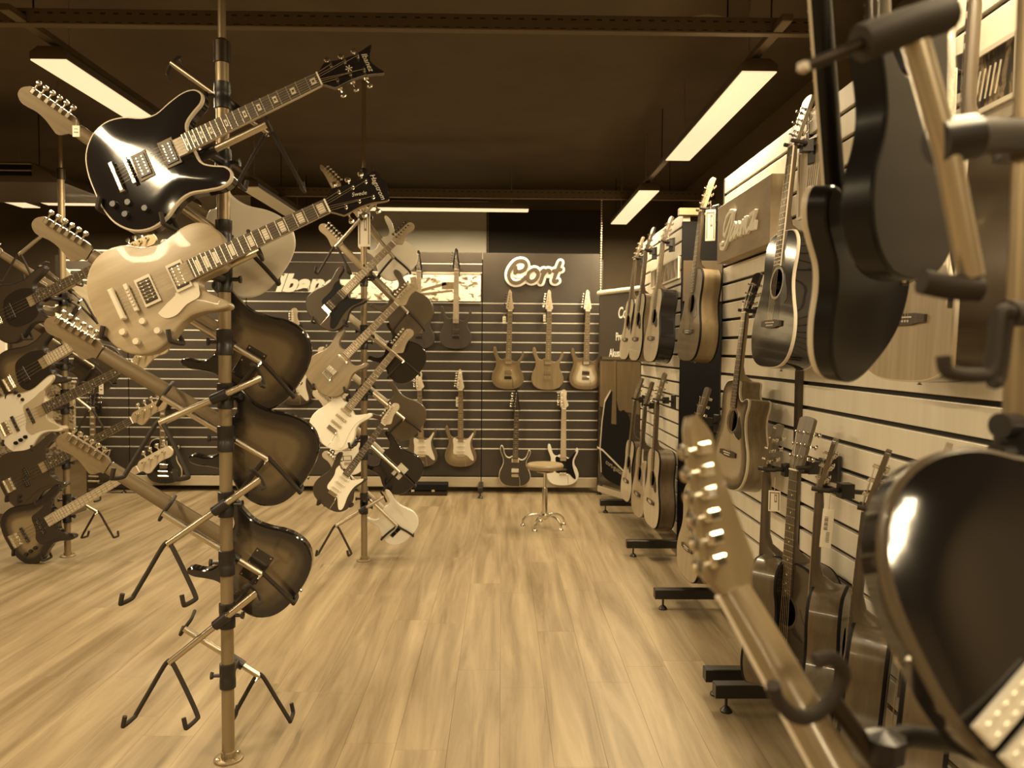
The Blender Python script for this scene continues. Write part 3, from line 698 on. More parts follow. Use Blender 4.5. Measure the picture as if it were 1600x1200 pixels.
# right-hand pale slatwalls (boards face the room, -x)
RX = 1.22
def slatwall_right(ya, yb, x, label, ztop=2.4, zbot=.13, ends=True, yaw=0.0, feet=(), slatm=None):
    r = thing('slatwall_unit', label, 'slatwall', loc=(x, (ya+yb)/2, 0)); L = yb-ya-.006; k = 0
    m = M(); m.box((.022, 0, (ztop+zbot)/2), (.012, L, ztop-zbot)); m.build('backing_board', slotblack, r)
    z = ztop; first = True
    while z > zbot+.03:
        hh = min(.083, z-zbot)
        link('slat', cached(('slatr', round(L, 3), round(hh, 3)), lambda: (lambda m: (m.bbox((0, 0, 0), (.018, L, hh), .002), m)[1])(M()).mesh('slat', [slat_l])), r, T((.008, 0, z-hh/2)))
        z -= .0985
    m = M()
    for yy, nm in ((-L/2-.002, 0), (L/2+.002, 1)):
        m = M(); m.box((.02, yy, (ztop+zbot)/2), (.05, .008, ztop-zbot)); e = m.build('edge_strip', cream if nm == 0 else blacksat, r)
    for fy in feet: foot(r, fy-(ya+yb)/2, -.36, .1, .09, .05, .055, 'foot', 'x')
    return r
slatwall_right(3.12, 4.27, RX, 'pale wood slatwall unit carrying the dark box sign on the right', feet=(3.17, 4.24))
slatwall_right(1.70, 3.10, RX, 'pale wood slatwall unit nearest the camera behind the row of hanging acoustics', feet=(3.02,))
slatwall_right(.55, 1.69, RX, 'pale wood slatwall unit at the right picture edge beyond the near pole')
slatwall_right(5.32, 6.85, RX+.02, 'pale wood slatwall unit further back with three pale acoustics in two rows', feet=(5.34, 6.8))
r = thing('slatwall_post', 'dark upright post in the joint of the two near pale slatwalls', 'post', loc=(RX-.012, 3.11, 0))
m = M(); m.bbox((0, 0, 1.27-.55), (.022, .035, 1.44), .003); m.build('upright', darkmetal, r)
m = M()
for k in range(12): m.box((-.0115, 0, .2+k*.1), (.002, .006, .025))
stuff(m.build('slot_row', slotblack, r))
# black sheet standing in for the dark opening between the units
r = thing('dark_gap_panel', 'tall black panel standing in for the dark opening between two pale slatwall units', 'panel', loc=(1.45, 5.30, 0))
m = M(); m.box((0, .03, 1.17), (.43, .03, 2.34)); m.build('face', blackmat, r)
m = M(); m.bbox((.0, .0, 2.40), (.5, .05, .05), .004); m.build('top_rail', midbrown, r)
m = M(); m.bbox((.0, .01, 1.93), (.42, .02, .28), .003); m.build('cross_board', brownm, r)
r = thing('side_panel', 'black panel closing the gap behind the dreadnought on the right', 'panel', loc=(1.62, 4.78, 0))
m = M(); m.box((0, 0, 1.17), (.03, 1.0, 2.34)); m.build('face', blackmat, r)

# ---------------------------------------------------------------- ceiling: trays, rails, lamps
def tray(d, y0, y1, x0, x1, label):
    a, b2 = P(800, y0, d), P(800, y1, d); r = thing('cable_tray', label, 'cable tray', loc=((x0+x1)/2, d, (a.z+b2.z)/2))
    L, H = x1-x0, a.z-b2.z
    m = M(); m.bbox((0, 0, 0), (L, .012, H), .003); m.box((0, .05, H/2-.003), (L, .1, .006)); m.box((0, .018, -H/2+.003), (L, .03, .006)); m.build('channel', traym, r)
    m = M(); n = int(L/.055)
    for k in range(n): m.box((-L/2+.03+k*.055, -.0065, H*.2), (.022, .002, .006)); 
    for k in range(n): m.box((-L/2+.04+k*.055, -.0065, -H*.36), (.026, .002, .003))
    stuff(m.build('perforation', slotblack, r))
    for xx in (-L/2+.4, 0, L/2-.4):
        m = M(); m.cyl((xx, .05, H/2), (xx, .05, CZ-r.location.z+.01), .004, 6); m.build('drop_rod', darkmetal, r)
    return r
tray(3.32, 23, 48, -5.9, 1.36, 'long perforated cable tray crossing the ceiling near the camera')
tray(6.95, 296, 310, -5.9, 1.9, 'faint perforated cable tray crossing the ceiling near the back wall')
def lamp(x, y, lx, ly, label, on=True, light=True, LAMP_Z=LAMP_Z):
    r = thing('ceiling_lamp', label, 'lamp', loc=(x, y, LAMP_Z))
    m = M(); m.loft([[V((-lx/2, -ly/2, .005)), V((lx/2, -ly/2, .005)), V((lx/2, ly/2, .005)), V((-lx/2, ly/2, .005))], [V((-lx/2, -ly/2, .035)), V((lx/2, -ly/2, .035)), V((lx/2, ly/2, .035)), V((-lx/2, ly/2, .035))],
                     [V((-lx/2+.03, -ly/2+.012, .065)), V((lx/2-.03, -ly/2+.012, .065)), V((lx/2-.03, ly/2-.012, .065)), V((-lx/2+.03, ly/2-.012, .065))]])
    m.build('housing', lamp_case, r)
    m = M(); m.bbox((0, 0, .001), (lx-.006, ly-.006, .008), .002); m.build('diffuser', lamp_on if on else lamp_off, r)
    for k in (-1, 1):
        m = M(); px, py = ((0, k*ly*.4) if ly > lx else (k*lx*.4, 0)); m.cyl((px, py, .06), (px, py, CZ-LAMP_Z+.01), .003, 6); m.build('suspension_wire', chromeb, r)
    if on and light: lamp_light((x, y, LAMP_Z-.012), lx-.03, ly-.03, LAMP_W*lx*ly/(1.6*.16)*(.8 if lx > ly else 1))
    return r
lamp(1.16, 4.36, .165, 1.64, 'long lit ceiling lamp above the near pale slatwall on the right')
lamp(1.16, 6.98, .165, 1.62, 'lit ceiling lamp further back on the right ending near the back wall')
lamp(-2.03, 4.36, .165, 1.72, 'long lit ceiling lamp at upper left behind the black hollow guitar')
lamp(-2.03, 7.0, .165, 1.64, 'unlit lamp in the left row ending beyond the gold guitar neck', on=False)
a, q = P(556, 327, 7.5), P(826, 328, 7.5); lamp((a.x+q.x)/2, 7.5, q.x-a.x, .15, 'long lit crosswise lamp hanging above the pale roller blind', LAMP_Z=P(700, 328, 7.5).z)
a, q = P(68, 318, 7.02), P(310, 319, 7.02); lamp((a.x+q.x)/2, 7.02, q.x-a.x, .15, 'lit crosswise lamp behind the left pole', LAMP_Z=P(150, 319, 7.02).z)
lamp(-4.35, 6.35, .165, 1.7, 'lit lamp at the far left edge slanting behind the headstock')
# the same rows go on over and behind the camera
lamp(1.16, 1.3, .165, 1.7, 'ceiling lamp of the right row above the camera'); lamp(-2.03, 1.3, .165, 1.7, 'ceiling lamp of the left row above the camera')
lamp(1.16, -1.9, .165, 1.7, 'ceiling lamp of the right row behind the camera'); lamp(-2.03, -1.9, .165, 1.7, 'ceiling lamp of the left row behind the camera')
lamp(-4.6, 1.0, .165, 1.7, 'ceiling lamp of the outer left row beside the camera')
for x, l in ((1.16, 'right'), (-2.03, 'left')):
    r = thing('lamp_rail', 'thin dark rail carrying the %s row of ceiling lamps' % l, 'rail', loc=(x, 5.7, 2.82)); m = M(); m.bbox((0, 0, 0), (.045, 5.0, .03), .003); m.build('channel', traym, r)
    for yy in (-2.3, 0, 2.3):
        m = M(); m.cyl((0, yy, .01), (0, yy, CZ-2.82+.01), .004, 6); m.build('drop_rod', darkmetal, r)
a = P(1060, 30, 3.4); q = P(1152, 33, 3.4)
m = M(); m.tube(smooth([(a.x, 3.37, a.z-.02), ((a.x+q.x)/2, 3.39, a.z+.012), (q.x, 3.37, a.z-.02)]), .006, 8); tag(m.build('cable', paper), 'pale cable arching out of the near ceiling tray', 'cable')
# ceiling cassette, upper left
a, q = P(-40, 252, 5.6), P(95, 285, 5.6)
r = thing('ceiling_cassette', 'ceiling air unit with dark slots at the far upper left', 'air conditioner', loc=(a.x-.2, 5.9, (a.z+q.z)/2)); W = q.x-a.x+.6; H = a.z-q.z
m = M(); m.loft([[V((-W/2, -.3, -H/2)), V((W/2+.22, -.3, -H/2)), V((W/2+.22, .5, -H/2)), V((-W/2, .5, -H/2))], [V((-W/2, -.3, H/2)), V((W/2, -.3, H/2)), V((W/2, .5, H/2)), V((-W/2, .5, H/2))]]); m.build('housing', brownm, r)
for k, zz in enumerate((.035, -.012)):
    m = M(); m.bbox((0, -.305, zz), (W, .012, .03), .002); m.build('louvre', blackmat, r)
    m = M(); m.bbox((0, -.308, zz+.019), (W, .016, .006), .001); m.build('bright_edge', creamd, r)
for k in (-1, 1):
    m = M(); m.cyl((k*W*.35, .1, H/2), (k*W*.35, .1, CZ-r.location.z+.01), .005, 6); m.build('drop_rod', darkmetal, r)
# ---------------------------------------------------------------- pole stands
def pole_stand(label, base_px=None, base=None, r=.0215, zsplit=2.42, name='guitar_pole_stand'):
    b_ = V(base) if base else PZ(*base_px); b_.z = 0
    s = thing(name, label, 'guitar stand', loc=b_)
    m = M(); m.cyl((0, 0, .004), (0, 0, zsplit), r, 20); m.build('pole', steel, s)
    m = M(); m.cyl((0, 0, zsplit-.02), (0, 0, CZ-.003), r*.62, 16); m.build('upper_pole', steel, s)
    m = M(); m.lathe([(r+.006, zsplit-.05), (r+.006, zsplit+.02), (r*.7, zsplit+.03)], 20); m.build('pole_joint', darkmetal, s)
    m = M(); m.lathe([(r*2.3, 0), (r*2.3, .006), (r*2.1, .009), (r+.004, .011), (r+.004, .03), (r, .032)], 24); bp = m.build('base_plate', steel, s)
    for k in range(4):
        an = PI/4+k*PI/2; m = M(); m.lathe([(.008, .008), (.008, .015), (.0001, .016)], 6, T((r*1.75*math.cos(an), r*1.75*math.sin(an), 0))); m.build('bolt', chrome, bp)
    return s, b_
def cyl_between(m, a, b, r, seg=12): m.cyl(a, b, r, seg)
def arm(stand, b_, gm, th, ynr, r_pole=.0215, rod=.0115, hookw=.105, yroot=.14, depth=.036, legl=.175, legr=.0078, outline=None, knob=True, hook=True, only_rod=False):
    wl = lambda p: (gm @ V(p))-b_
    R_, Q = wl((0, yroot, -th-depth)), wl((0, ynr, -th-depth))
    d = Q-R_
    m = M(); m.cyl(R_, Q, rod, 12); a = m.build('arm', chromeb, stand)
    # collar + clamp where the rod passes the pole
    dx, dy = d.x, d.y; den = dx*dx+dy*dy
    s = max(.08, min(.92, -(R_.x*dx+R_.y*dy)/den)) if den > 1e-6 else .5
    c = R_+d*s
    m = M(); m.lathe([(r_pole+.001, c.z-.045), (r_pole+.006, c.z-.043), (r_pole+.006, c.z-.012), (r_pole+.005, c.z-.01), (r_pole+.005, c.z+.01), (r_pole+.006, c.z+.012), (r_pole+.006, c.z+.043), (r_pole+.001, c.z+.045)], 18)
    rad = V((c.x, c.y, 0)); 
    if rad.length < 1e-4: rad = V((0, -1, 0))
    rn = rad.normalized()
    m.cyl(V((0, 0, c.z))+rn*(r_pole*.6), V((c.x, c.y, c.z)) if rad.length > r_pole else V((0, 0, c.z))+rn*(r_pole+.02), .015, 12)
    side = V((-rn.y, rn.x, 0))
    m.cyl(V((0, 0, c.z))+side*(r_pole), V((0, 0, c.z))+side*(r_pole+.03), .007, 8); m.lathe([(.0001, 0), (.012, .002), (.014, .01), (.0001, .013)], 8, T(V((0, 0, c.z))+side*(r_pole+.026)) @ side.to_track_quat('Z', 'Y').to_matrix().to_4x4())
    m.build('collar', blacksat, stand)
    m = M(); u = d.normalized(); m.cyl(c-u*.028, c+u*.028, rod+.006, 12); m.build('clamp', blacksat, a)
    if only_rod: return a
    g3 = gm.to_3x3(); sc_ = g3.col[0].length; y_ = g3.col[1].normalized(); z_ = g3.col[2].normalized(); x_ = g3.col[0].normalized()
    dn = V((0, 0, -1)); dn = (dn-z_*dn.dot(z_)).normalized(); hx = z_.cross(dn).normalized()
    for sx in (-1, 1):
        k = legl
        if outline:
            o2 = [(u/100*sc_, v_/100*sc_) for u, v_ in O[outline]]
            p0 = V((0, yroot*sc_)); dl = V((dn.dot(x_), dn.dot(y_))); hl = V((hx.dot(x_), hx.dot(y_)))
            k = .05
            for q in range(5, 40):
                p = p0+dl*(q*.01)+hl*(sx*hookw); inn = False
                for i in range(len(o2)):
                    (x1, y1), (x2, y2) = o2[i-1], o2[i]
                    if (y1 > p.y) != (y2 > p.y) and p.x < (x2-x1)*(p.y-y1)/(y2-y1)+x1: inn = not inn
                if inn: k = q*.01+.012
        W_ = lambda a_, b__, f_: R_+hx*a_+dn*b__+z_*f_
        D_ = (depth+th)*1.0; tt = th*2
        pts = [W_(0, -.008, 0), W_(sx*.018, .012, .002), W_(sx*hookw*.62, k*.55, .004), W_(sx*hookw, k*.97, .01), W_(sx*(hookw+.003), k+.006, .022), W_(sx*(hookw+.002), k+.007, depth+tt+.004), W_(sx*hookw, k+.001, depth+tt+.014), W_(sx*(hookw-.006), k-.028, depth+tt+.016)]
        m = M(); m.tube(smooth(pts, 4), legr, 8); m.build('cradle_leg', rubber, a)
    if hook:
        zf_ = th+.008
        pts = [(-.036, ynr+.012, zf_), (-.037, ynr+.006, -th*.3), (-.032, ynr, -th-.02), (0, ynr, -th-depth+.002), (.032, ynr, -th-.02), (.037, ynr+.006, -th*.3), (.036, ynr+.012, zf_)]
        m = M(); m.tube([wl(p) for p in smooth(pts, 4)], .0065, 8); m.build('neck_rest', rubber, a)
    if knob:
        m = M(); m.lathe([(.008, 0), (.008, .012), (.004, .014), (.004, .022), (.0001, .022)], 8, T(wl((0, yroot, -th-depth))) @ (gm.to_3x3() @ V((1, 0, -.6))).normalized().to_track_quat('Z', 'Y').to_matrix().to_4x4())
        m.build('wing_screw', chrome, a)
    return a

gA = 'guitars facing out on the tall front pole'
# front pole
SA, bA = pole_stand('tall steel pole stand nearest the camera with chrome cradle arms', base_px=(357, 1186), zsplit=2.46)
LS, LL, LSE, LBS = glen('strat'), glen('lp'), glen('semi'), glen('bass')
def hum2(y1, y2): return (('hum', y1), ('hum', y2))
m1 = place2((153, 303), 2.47, (591, 93), LSE, (.03, -1, .16))
make_guitar('electric_guitar', 'black hollow double-cutaway guitar with cream edging, topmost on the front pole', 'guitar', 'semi', m1, gA, near=True, front=black, bind=cream, neck=maplel, fbbind=cream, hsm=black, hsface=black,
            inlay='block5', pk=hum2(.175, .265), pkm=blacksat, polem=chrome, ring=darkmetal, knobs=((8.5, 9), (12.5, 13), (7, 4.6), (11.5, 6.8)), knobm=blacksat,
            text=[('Ibanez', .024, 0, .152, 0, .25, cream), ('*', .05, 0, .082, 0, 0, cream)])
m2 = place2((155, 497), 2.42, (604, 288), LL, (.03, -1, .12))
make_guitar('electric_guitar', 'metallic gold single-cutaway guitar on the front pole below the black hollow one', 'guitar', 'lp', m2, gA, near=True, front=gold, bind=gold, neck=gold, fbbind=cream, hsm=gold, hsface=black, hs='crest',
            inlay='block', pk=hum2(.175, .275), pkm=darkmetal, ring=cream, polem=chrome, brm=cream, pg='lpg', pgm=cream, knobs=((7.6, 12.5), (12, 15.3), (8.0, 6), (12.2, 8.4)), knobm=cream,
            text=[('Hagstrom', .021, 0, .158, 0, .25, cream), ('Swede', .017, 0, .098, 78, .3, cream)])
arm(SA, bA, m1, .024, .56, outline='semi'); arm(SA, bA, m2, .025, .50, outline='lp')
def arm_free(stand, b_, root, end, d0, d1, N, **kw):
    a_, e_ = P(root[0], root[1], d0), P(end[0], end[1], d1); u = (e_-a_).normalized(); z = V(N); z = (z-u*z.dot(u)).normalized()
    o_ = a_-u*.14+z*.058; mm, s_ = frame(o_, o_+u, z, 1.0); arm(stand, b_, mm, .022, .14+(e_-a_).length, **kw)
for r_, e_ in (((250, 661), (410, 590)), ((262, 850), (408, 748)), ((265, 1035), (402, 925))): arm_free(SA, bA, r_, e_, 2.60, 2.60, (0, -1, .12))
gB = 'guitars seen from behind on the tall front pole'
bkw = dict(front=sb_back, side=black, back=sb_back, neck=mapled, hsm=mapled, tun=chrome)
backs = [((441, 428), (30, 142), 2.82, 2.56, dict(front=silver, side=silver, back=silver, neck=mapled, tun=chrome), 'silvery white guitar seen from behind, topmost of the backs on the front pole'),
         ((469, 598), (51, 347), 2.82, 2.64, dict(bkw, backplate=(.11, .068, .03, .17, darkplate)), 'sunburst guitar back with dark cover plate just below the gold guitar'),
         ((480, 746), (70, 503), 2.82, 2.68, dict(bkw), 'sunburst guitar back without cover plate, third down on the front pole'),
         ((469, 922), (89, 686), 2.82, 2.74, dict(bkw, backplate=(.11, .068, .0, .17, darkplate)), 'lowest sunburst guitar back with dark cover plate on the front pole')]
for t_, h_, d0, d1, kw, lb in backs:
    mm = place2(t_, d0, h_, LS, (.05, 1, -.05), dh=d1)
    make_guitar('electric_guitar', lb, 'guitar', 'strat', mm, gB, near=True, body='rg' if 'silvery' in lb else 'strat', **{k: v for k, v in kw.items()})
    arm(SA, bA, mm, .022, .52, hook='silvery' not in lb, outline='strat')
arm_free(SA, bA, (421, 208), (268, 98), 2.78, 2.76, (0, 1, -.1)); arm_free(SA, bA, (405, 1056), (288, 982), 2.78, 2.76, (0, 1, -.1))

# second pole
SB, bB = pole_stand('steel pole stand in mid room with electric guitars on both sides', base_px=(569, 876), zsplit=2.62)
gC = 'guitars facing out on the mid room pole'
dC = bB.y-.16
fr = [((493, 503), (646, 352), dict(kind='rg', body='strat', front=brownk, side=blacksat, bind=blacksat, pg='strat', pgm=blackmat, neck=maple, fb=rosel, hs='strat', hst=0, hsdrop=.006, hsm=maple, pk=hum2(.16, .26), pkm=brownk, tun=darkmetal), 'brown guitar with black plate, topmost of those facing out on the mid pole'),
      ((493, 606), (651, 445), dict(kind='rg', body='strat', front=tan, hs='strat', hst=0, hsdrop=.006, neck=maple, fb=rosel, pk=(('hum', .16), ('single', .265)), pkm=chrome, hsm=maple), 'tan guitar without pickguard, second of those facing out on the mid pole'),
      ((503, 692), (644, 517), dict(kind='strat', front=white, pg='strat', pgm=white, neck=maple, fb=rosel, pk=(('single', .16), ('single', .21), ('single', .26)), pkm=creamd), 'white guitar with white pickguard, third on the mid pole'),
      ((507, 790), (622, 632), dict(kind='strat', front=brownd, pg='strat', pgm=white, neck=maplel, fb=rosew, pk=(('single', .16), ('single', .21), ('single', .26)), pkm=paper), 'dark brown guitar with white pickguard, lowest facing out on the mid pole')]
for t_, h_, kw, lb in fr:
    kw = dict(kw); k = kw.pop('kind'); mm = place2(t_, dC, h_, glen(k), (.02, -1, .15), dh=dC+.05); make_guitar('electric_guitar', lb, 'guitar', k, mm, gC, **kw); arm(SB, bB, mm, .022, .5, outline='strat')
gD = 'guitars seen from behind on the mid room pole'
bk = [((636, 428), (502, 262), dict(kind='rg', front=silver), 'silvery guitar seen from behind against the pale blind, topmost on the mid pole'),
      ((662, 512), (500, 352), dict(kind='strat', front=brownm, side=brownm, neck=maple), 'brown guitar back, second down on the mid pole, partly over the poster'),
      ((655, 583), (492, 452), dict(kind='strat', front=black, neck=maplel), 'black guitar back, third down on the mid pole'),
      ((655, 672), (498, 545), dict(kind='strat', front=sb_brown, side=brownm, back=brownm, neck=maplel), 'brown guitar back beside the white guitar on the mid pole'),
      ((648, 757), (490, 611), dict(kind='strat', front=black, neck=maplel, backplate=(.1, .07, .0, .14, whiteplate)), 'black guitar back with a white cover plate on the mid pole'),
      ((641, 838), (505, 708), dict(kind='strat', front=white, neck=maplel, backplate=(.1, .03, .05, .11, blackmat)), 'white guitar back with a black cover, lowest on the mid pole')]
for i, (t_, h_, kw, lb) in enumerate(bk):
    kw = dict(kw); k = kw.pop('kind'); d0 = bB.y+.15; mm = place2(t_, d0, h_, glen(k), (.04, 1, -.1), dh=d0-.06); make_guitar('electric_guitar', lb, 'guitar', k, mm, gD, **kw); arm(SB, bB, mm, .022, .5, outline='strat')
arm_free(SB, bB, (524, 386), (600, 300), dC+.08, dC+.1, (0, -1, .12)); arm_free(SB, bB, (525, 822), (600, 776), dC+.08, dC+.1, (0, -1, .12))

# left pole with basses
SC_, bC = pole_stand('steel pole stand at the far left carrying electric basses', base_px=(106, 869), zsplit=2.62)
gE = 'basses facing out on the left pole'; dE = bC.y-.16
bs = [((-14, 505), (246, 372), dict(front=brownd, side=blacksat, pg='mm', pgm=black, pk=(('mm', .16),), fb=rosew, neck=maple), 'dark bass with a broad black pickguard, topmost on the left pole'),
      ((6, 607), (262, 452), dict(front=sb_brown, side=blacksat, pg='mm', pgm=black, fb=maplel, neck=maple, inlay='dot', pk=(('mm', .17),), knobs=((9, 8.6), (12, 9.2), (6.5, 7.4))), 'brown bass with oval black pickguard, second on the left pole'),
      ((0, 676), (265, 541), dict(front=silver, side=creamd, pg='jbass', pgm=creamd, pk=(('jb', .13), ('jb', .24)), fb=rosew, neck=maple, knobs=((9.5, 15.5), (9.8, 12), (10.1, 8.5)), knobm=blackmat), 'white bass on the left pole in front of the patterned panel'),
      ((6, 764), (261, 629), dict(front=brownd, side=brownd, pg='pbass', pgm=brownd, pk=(('pb', .2, -.02), ('pb', .17, .03)), fb=rosew, neck=maple, knobs=((8.5, 9.5), (11, 8))), 'dark brown bass with matching pickguard, fourth on the left pole'),
      ((16, 850), (271, 702), dict(front=sb_bass, side=black, bind=black, pg='jbass', pgm=darkplate, pk=(('jb', .13), ('jb', .24)), fb=maplel, neck=maplel, knobs=((9.5, 15), (9.8, 11.5), (10.1, 8))), 'sunburst bass with dark pickguard and pale neck, lowest on the left pole')]
for t_, h_, kw, lb in bs:
    mm = place2(t_, dE, h_, LBS, (.12, -1, .1), dh=dE-.15); make_guitar('electric_bass', lb, 'bass', 'bass', mm, gE, **kw); arm(SC_, bC, mm, .022, .6, outline='bass')
gF = 'guitars seen from behind on the left pole'
for t_, h_, kw, lb in (((162, 500), (-40, 372), dict(front=maplel, neck=maple), 'light brown guitar back on the left pole behind the gold guitar'),
                       ((183, 592), (-20, 462), dict(front=brownd, neck=mapled), 'dark guitar back on the left pole behind the third headstock')):
    d0 = bC.y+.15; mm = place2(t_, d0, h_, LS, (.04, 1, -.1), dh=d0-.06); make_guitar('electric_guitar', lb, 'guitar', 'strat', mm, gF, **kw); arm(SC_, bC, mm, .022, .5, outline='strat')
for r_, e_, n_ in (((30, 398), (84, 352), -1), ((128, 468), (62, 415), 1), ((142, 640), (70, 585), 1), ((152, 800), (76, 755), 1)): arm_free(SC_, bC, r_, e_, bC.y+.08*n_, bC.y+.08*n_, (0, n_, .1 if n_ < 0 else -.1))

# ---------------------------------------------------------------- guitars on the back wall
def hanger(gm, root, wall_pt, label, group='wall hangers', mt=blacksat):
    """bracket on the wall, bar to the guitar's nut, two-pronged yoke around the neck"""
    yn, zf = root['yn'], root['zf']
    k = gm @ V((0, yn+.012, zf-.024)); wp = V(wall_pt)
    r = thing('guitar_hanger', label, 'hanger', loc=wp, group=group); inv = lambda p: V(p)-wp
    n = (k-wp); n.z = 0
    n = n.normalized() if n.length > 1e-5 else V((0, -1, 0))
    rot = n.to_track_quat('Z', 'Y').to_matrix().to_4x4()
    m = M(); m.bbox((0, 0, .008), (.055, .1, .016), .004, 0, None); m.v = [tuple(rot @ V(v)) for v in m.v]; m.build('bracket', mt, r)
    back = k-(gm.to_3x3() @ V((0, 0, 1))).normalized()*.02
    m = M(); m.tube([V((0, 0, 0)), inv(back+(wp-back)*.5+V((0, 0, -.004))), inv(back)], .0075, 8)
    q = inv(back+(wp-back)*.22); m.box(q, (.04, .04, .045)); m.build('arm', mt, r)
    for sx in (-1, 1):
        pts = [gm @ V(p) for p in ((0, yn+.012, zf-.044), (sx*.02, yn+.012, zf-.042), (sx*.031, yn+.012, zf-.03), (sx*.032, yn+.014, zf+.018))]
        m = M(); m.tube([inv(p) for p in smooth(pts, 3)], .0075, 8); m.build('prong', rubber, r)
    return r
def hang_label(lb):
    w_ = lb.replace(',', '').split(); return 'hanger of the '+' '.join(w_[:13])
gW = 'electric guitars hanging on the dark back wall'
d3s = (('single', .16), ('single', .21), ('single', .26))
W_ = [((655, 545), (655, 394), 'rg', dict(front=greyb, fb=maplel, neck=maplel, hsm=black, tun=blacksat, pk=hum2(.17, .27), pkm=brownm, brm=blacksat), 'charcoal guitar with pale fretboard, left of the two over the photo poster'),
      ((712, 545), (714, 391), 'rg', dict(front=greyb, fb=maplel, neck=maplel, hsm=black, tun=blacksat, pk=hum2(.17, .27), pkm=blacksat, brm=blacksat), 'charcoal guitar with pale fretboard, right of the two over the photo poster'),
      ((793, 608), (798, 456), 'rg', dict(front=sb_tan, fb=rosel, neck=maple, hsm=maple, tun=blacksat, pk=hum2(.17, .27), pkm=tan, brm=darkmetal), 'figured tan guitar, left of three below the outlined sign'),
      ((855, 609), (859, 456), 'rg', dict(front=tan, fb=rosel, neck=maple, hsm=maplel, pk=hum2(.17, .27), pkm=tan, brm=chrome), 'plain brown guitar, middle of three below the outlined sign'),
      ((914, 609), (919, 456), 'strat', dict(front=sb_light, side=brownm, fb=rosel, neck=maplel, hs='rg', hst=8, hsdrop=0, hsm=maplel, pk=hum2(.165, .265), pkm=darkplate), 'pale sunburst guitar, right of three below the outlined sign'),
      ((660, 729), (655, 580), 'rg', dict(front=brownm, fb=rosel, neck=maplel, hsm=maplel, hs='strat', pg='rg', pk=d3s, pkm=paper), 'brown guitar with white pickguard half hidden behind the mid pole guitars'),
      ((720, 729), (720, 580), 'rg', dict(front=sb_tan, fb=rosel, neck=maple, hsm=maplel, pg='rg', pk=d3s, pkm=paper), 'light tan guitar with white pickguard left of the panel joint'),
      ((804, 760), (808, 612), 'rg', dict(front=greyb, bind=cream, side=cream, fb=rosew, neck=maple, hsm=black, tun=chrome, pk=hum2(.165, .265), pkm=paper, brm=chrome), 'black guitar with white edging beside the stool'),
      ((879, 758), (881, 609), 'rg', dict(front=white, fb=maplel, neck=maplel, hsm=maplel, hs='strat', pg='rg', pgm=blackmat, pk=(('single', .16), ('hum', .265)), pkm=blacksat), 'white guitar with black pickguard behind the stool seat'),
      ((463, 633), (461, 482), 'strat', dict(front=sb_brown, fb=rosel, neck=maplel, hsm=maplel, pg='strat', pk=(('hum', .16), ('single', .21), ('single', .26)), pkm=paper), 'dark burst guitar with white pickguard between the front and mid poles'),
      ((545, 742), (536, 592), 'rg', dict(front=white, fb=rosel, neck=maplel, hsm=maplel, hs='strat', pk=hum2(.17, .27), pkm=white, ring=blacksat), 'white guitar with framed pickups behind the lowest mid pole guitar'),
      ((150, 764), (148, 604), 'lp', dict(front=greyb, bind=creamd, fb=rosel, neck=mahog, hsm=black, pk=(), brm=creamd), 'charcoal round-bodied guitar behind the lowest front pole neck'),
      ((258, 756), (257, 600), 'lp', dict(front=black, bind=creamd, fb=rosel, neck=mahog, hsm=black, pk=hum2(.175, .265), pkm=chrome, knobs=((8, 12), (12, 14)), knobm=chrome), 'black single-cutaway guitar behind the empty front pole cradle'),
      ((204, 640), (201, 500), 'rg', dict(front=greyb, fb=rosew, neck=mahog, hsm=black, pk=hum2(.17, .27)), 'charcoal guitar mostly hidden behind the second sunburst back')]
for i, (t_, h_, k, kw, lb) in enumerate(W_):
    if i == 13: continue
    d0 = FY-.055; mm = place2(t_, d0, h_, glen(k), (0, -1, .05), dh=d0-.045)
    g_ = make_guitar('electric_guitar', lb, 'guitar', k, mm, gW, **kw)
    top = mm @ V((0, g_['yn'], 0)); hanger(mm, g_, (top.x, FY-.006, top.z-.01), hang_label(lb))
# ---------------------------------------------------------------- signs and lettering on the back wall
def stroke(m, pts, w_, h_):
    """flat ribbon along points (x, y, z = out of the face); round ends"""
    h0 = h_
    for i, p in enumerate(pts):
        m.n_ = getattr(m, 'n_', 0)+1; h_ = h0+m.n_*.00004
        m.lathe([(w_/2, 0), (w_/2, h_*.7), (w_/2*.86, h_), (.0001, h_)], 12, T((p[0], p[1], 0)))
        if i:
            a, b2 = V((pts[i-1][0], pts[i-1][1])), V((p[0], p[1])); d = b2-a
            if d.length < 1e-6: continue
            h_ += .00002; n = V((-d.y, d.x)).normalized()*(w_/2); k = n*.86
            rings = [[V((a.x-k_.x, a.y-k_.y, z)) for k_ in (n,)]+[V((b2.x-n.x, b2.y-n.y, z)), V((b2.x+n.x, b2.y+n.y, z)), V((a.x+n.x, a.y+n.y, z))] for z in (0, h_*.7)]
            rings.append([V((a.x-k.x, a.y-k.y, h_)), V((b2.x-k.x, b2.y-k.y, h_)), V((b2.x+k.x, b2.y+k.y, h_)), V((a.x+k.x, a.y+k.y, h_))])
            m.loft(rings, 0)
FACE_Y = Matrix(((1, 0, 0, 0), (0, 0, -1, 0), (0, 1, 0, 0), (0, 0, 0, 1)))   # local x right, y up, z towards the room (-y)
def cc(s, px0, py0, k):  # crop pixel -> metres around the sign's middle on the back wall
    o = P(835, 427, FY-.02); out = []
    for x, y in s:
        q = P(px0+x/k, py0+y/k, FY-.02); out.append((q.x-o.x, q.z-o.z))
    return out
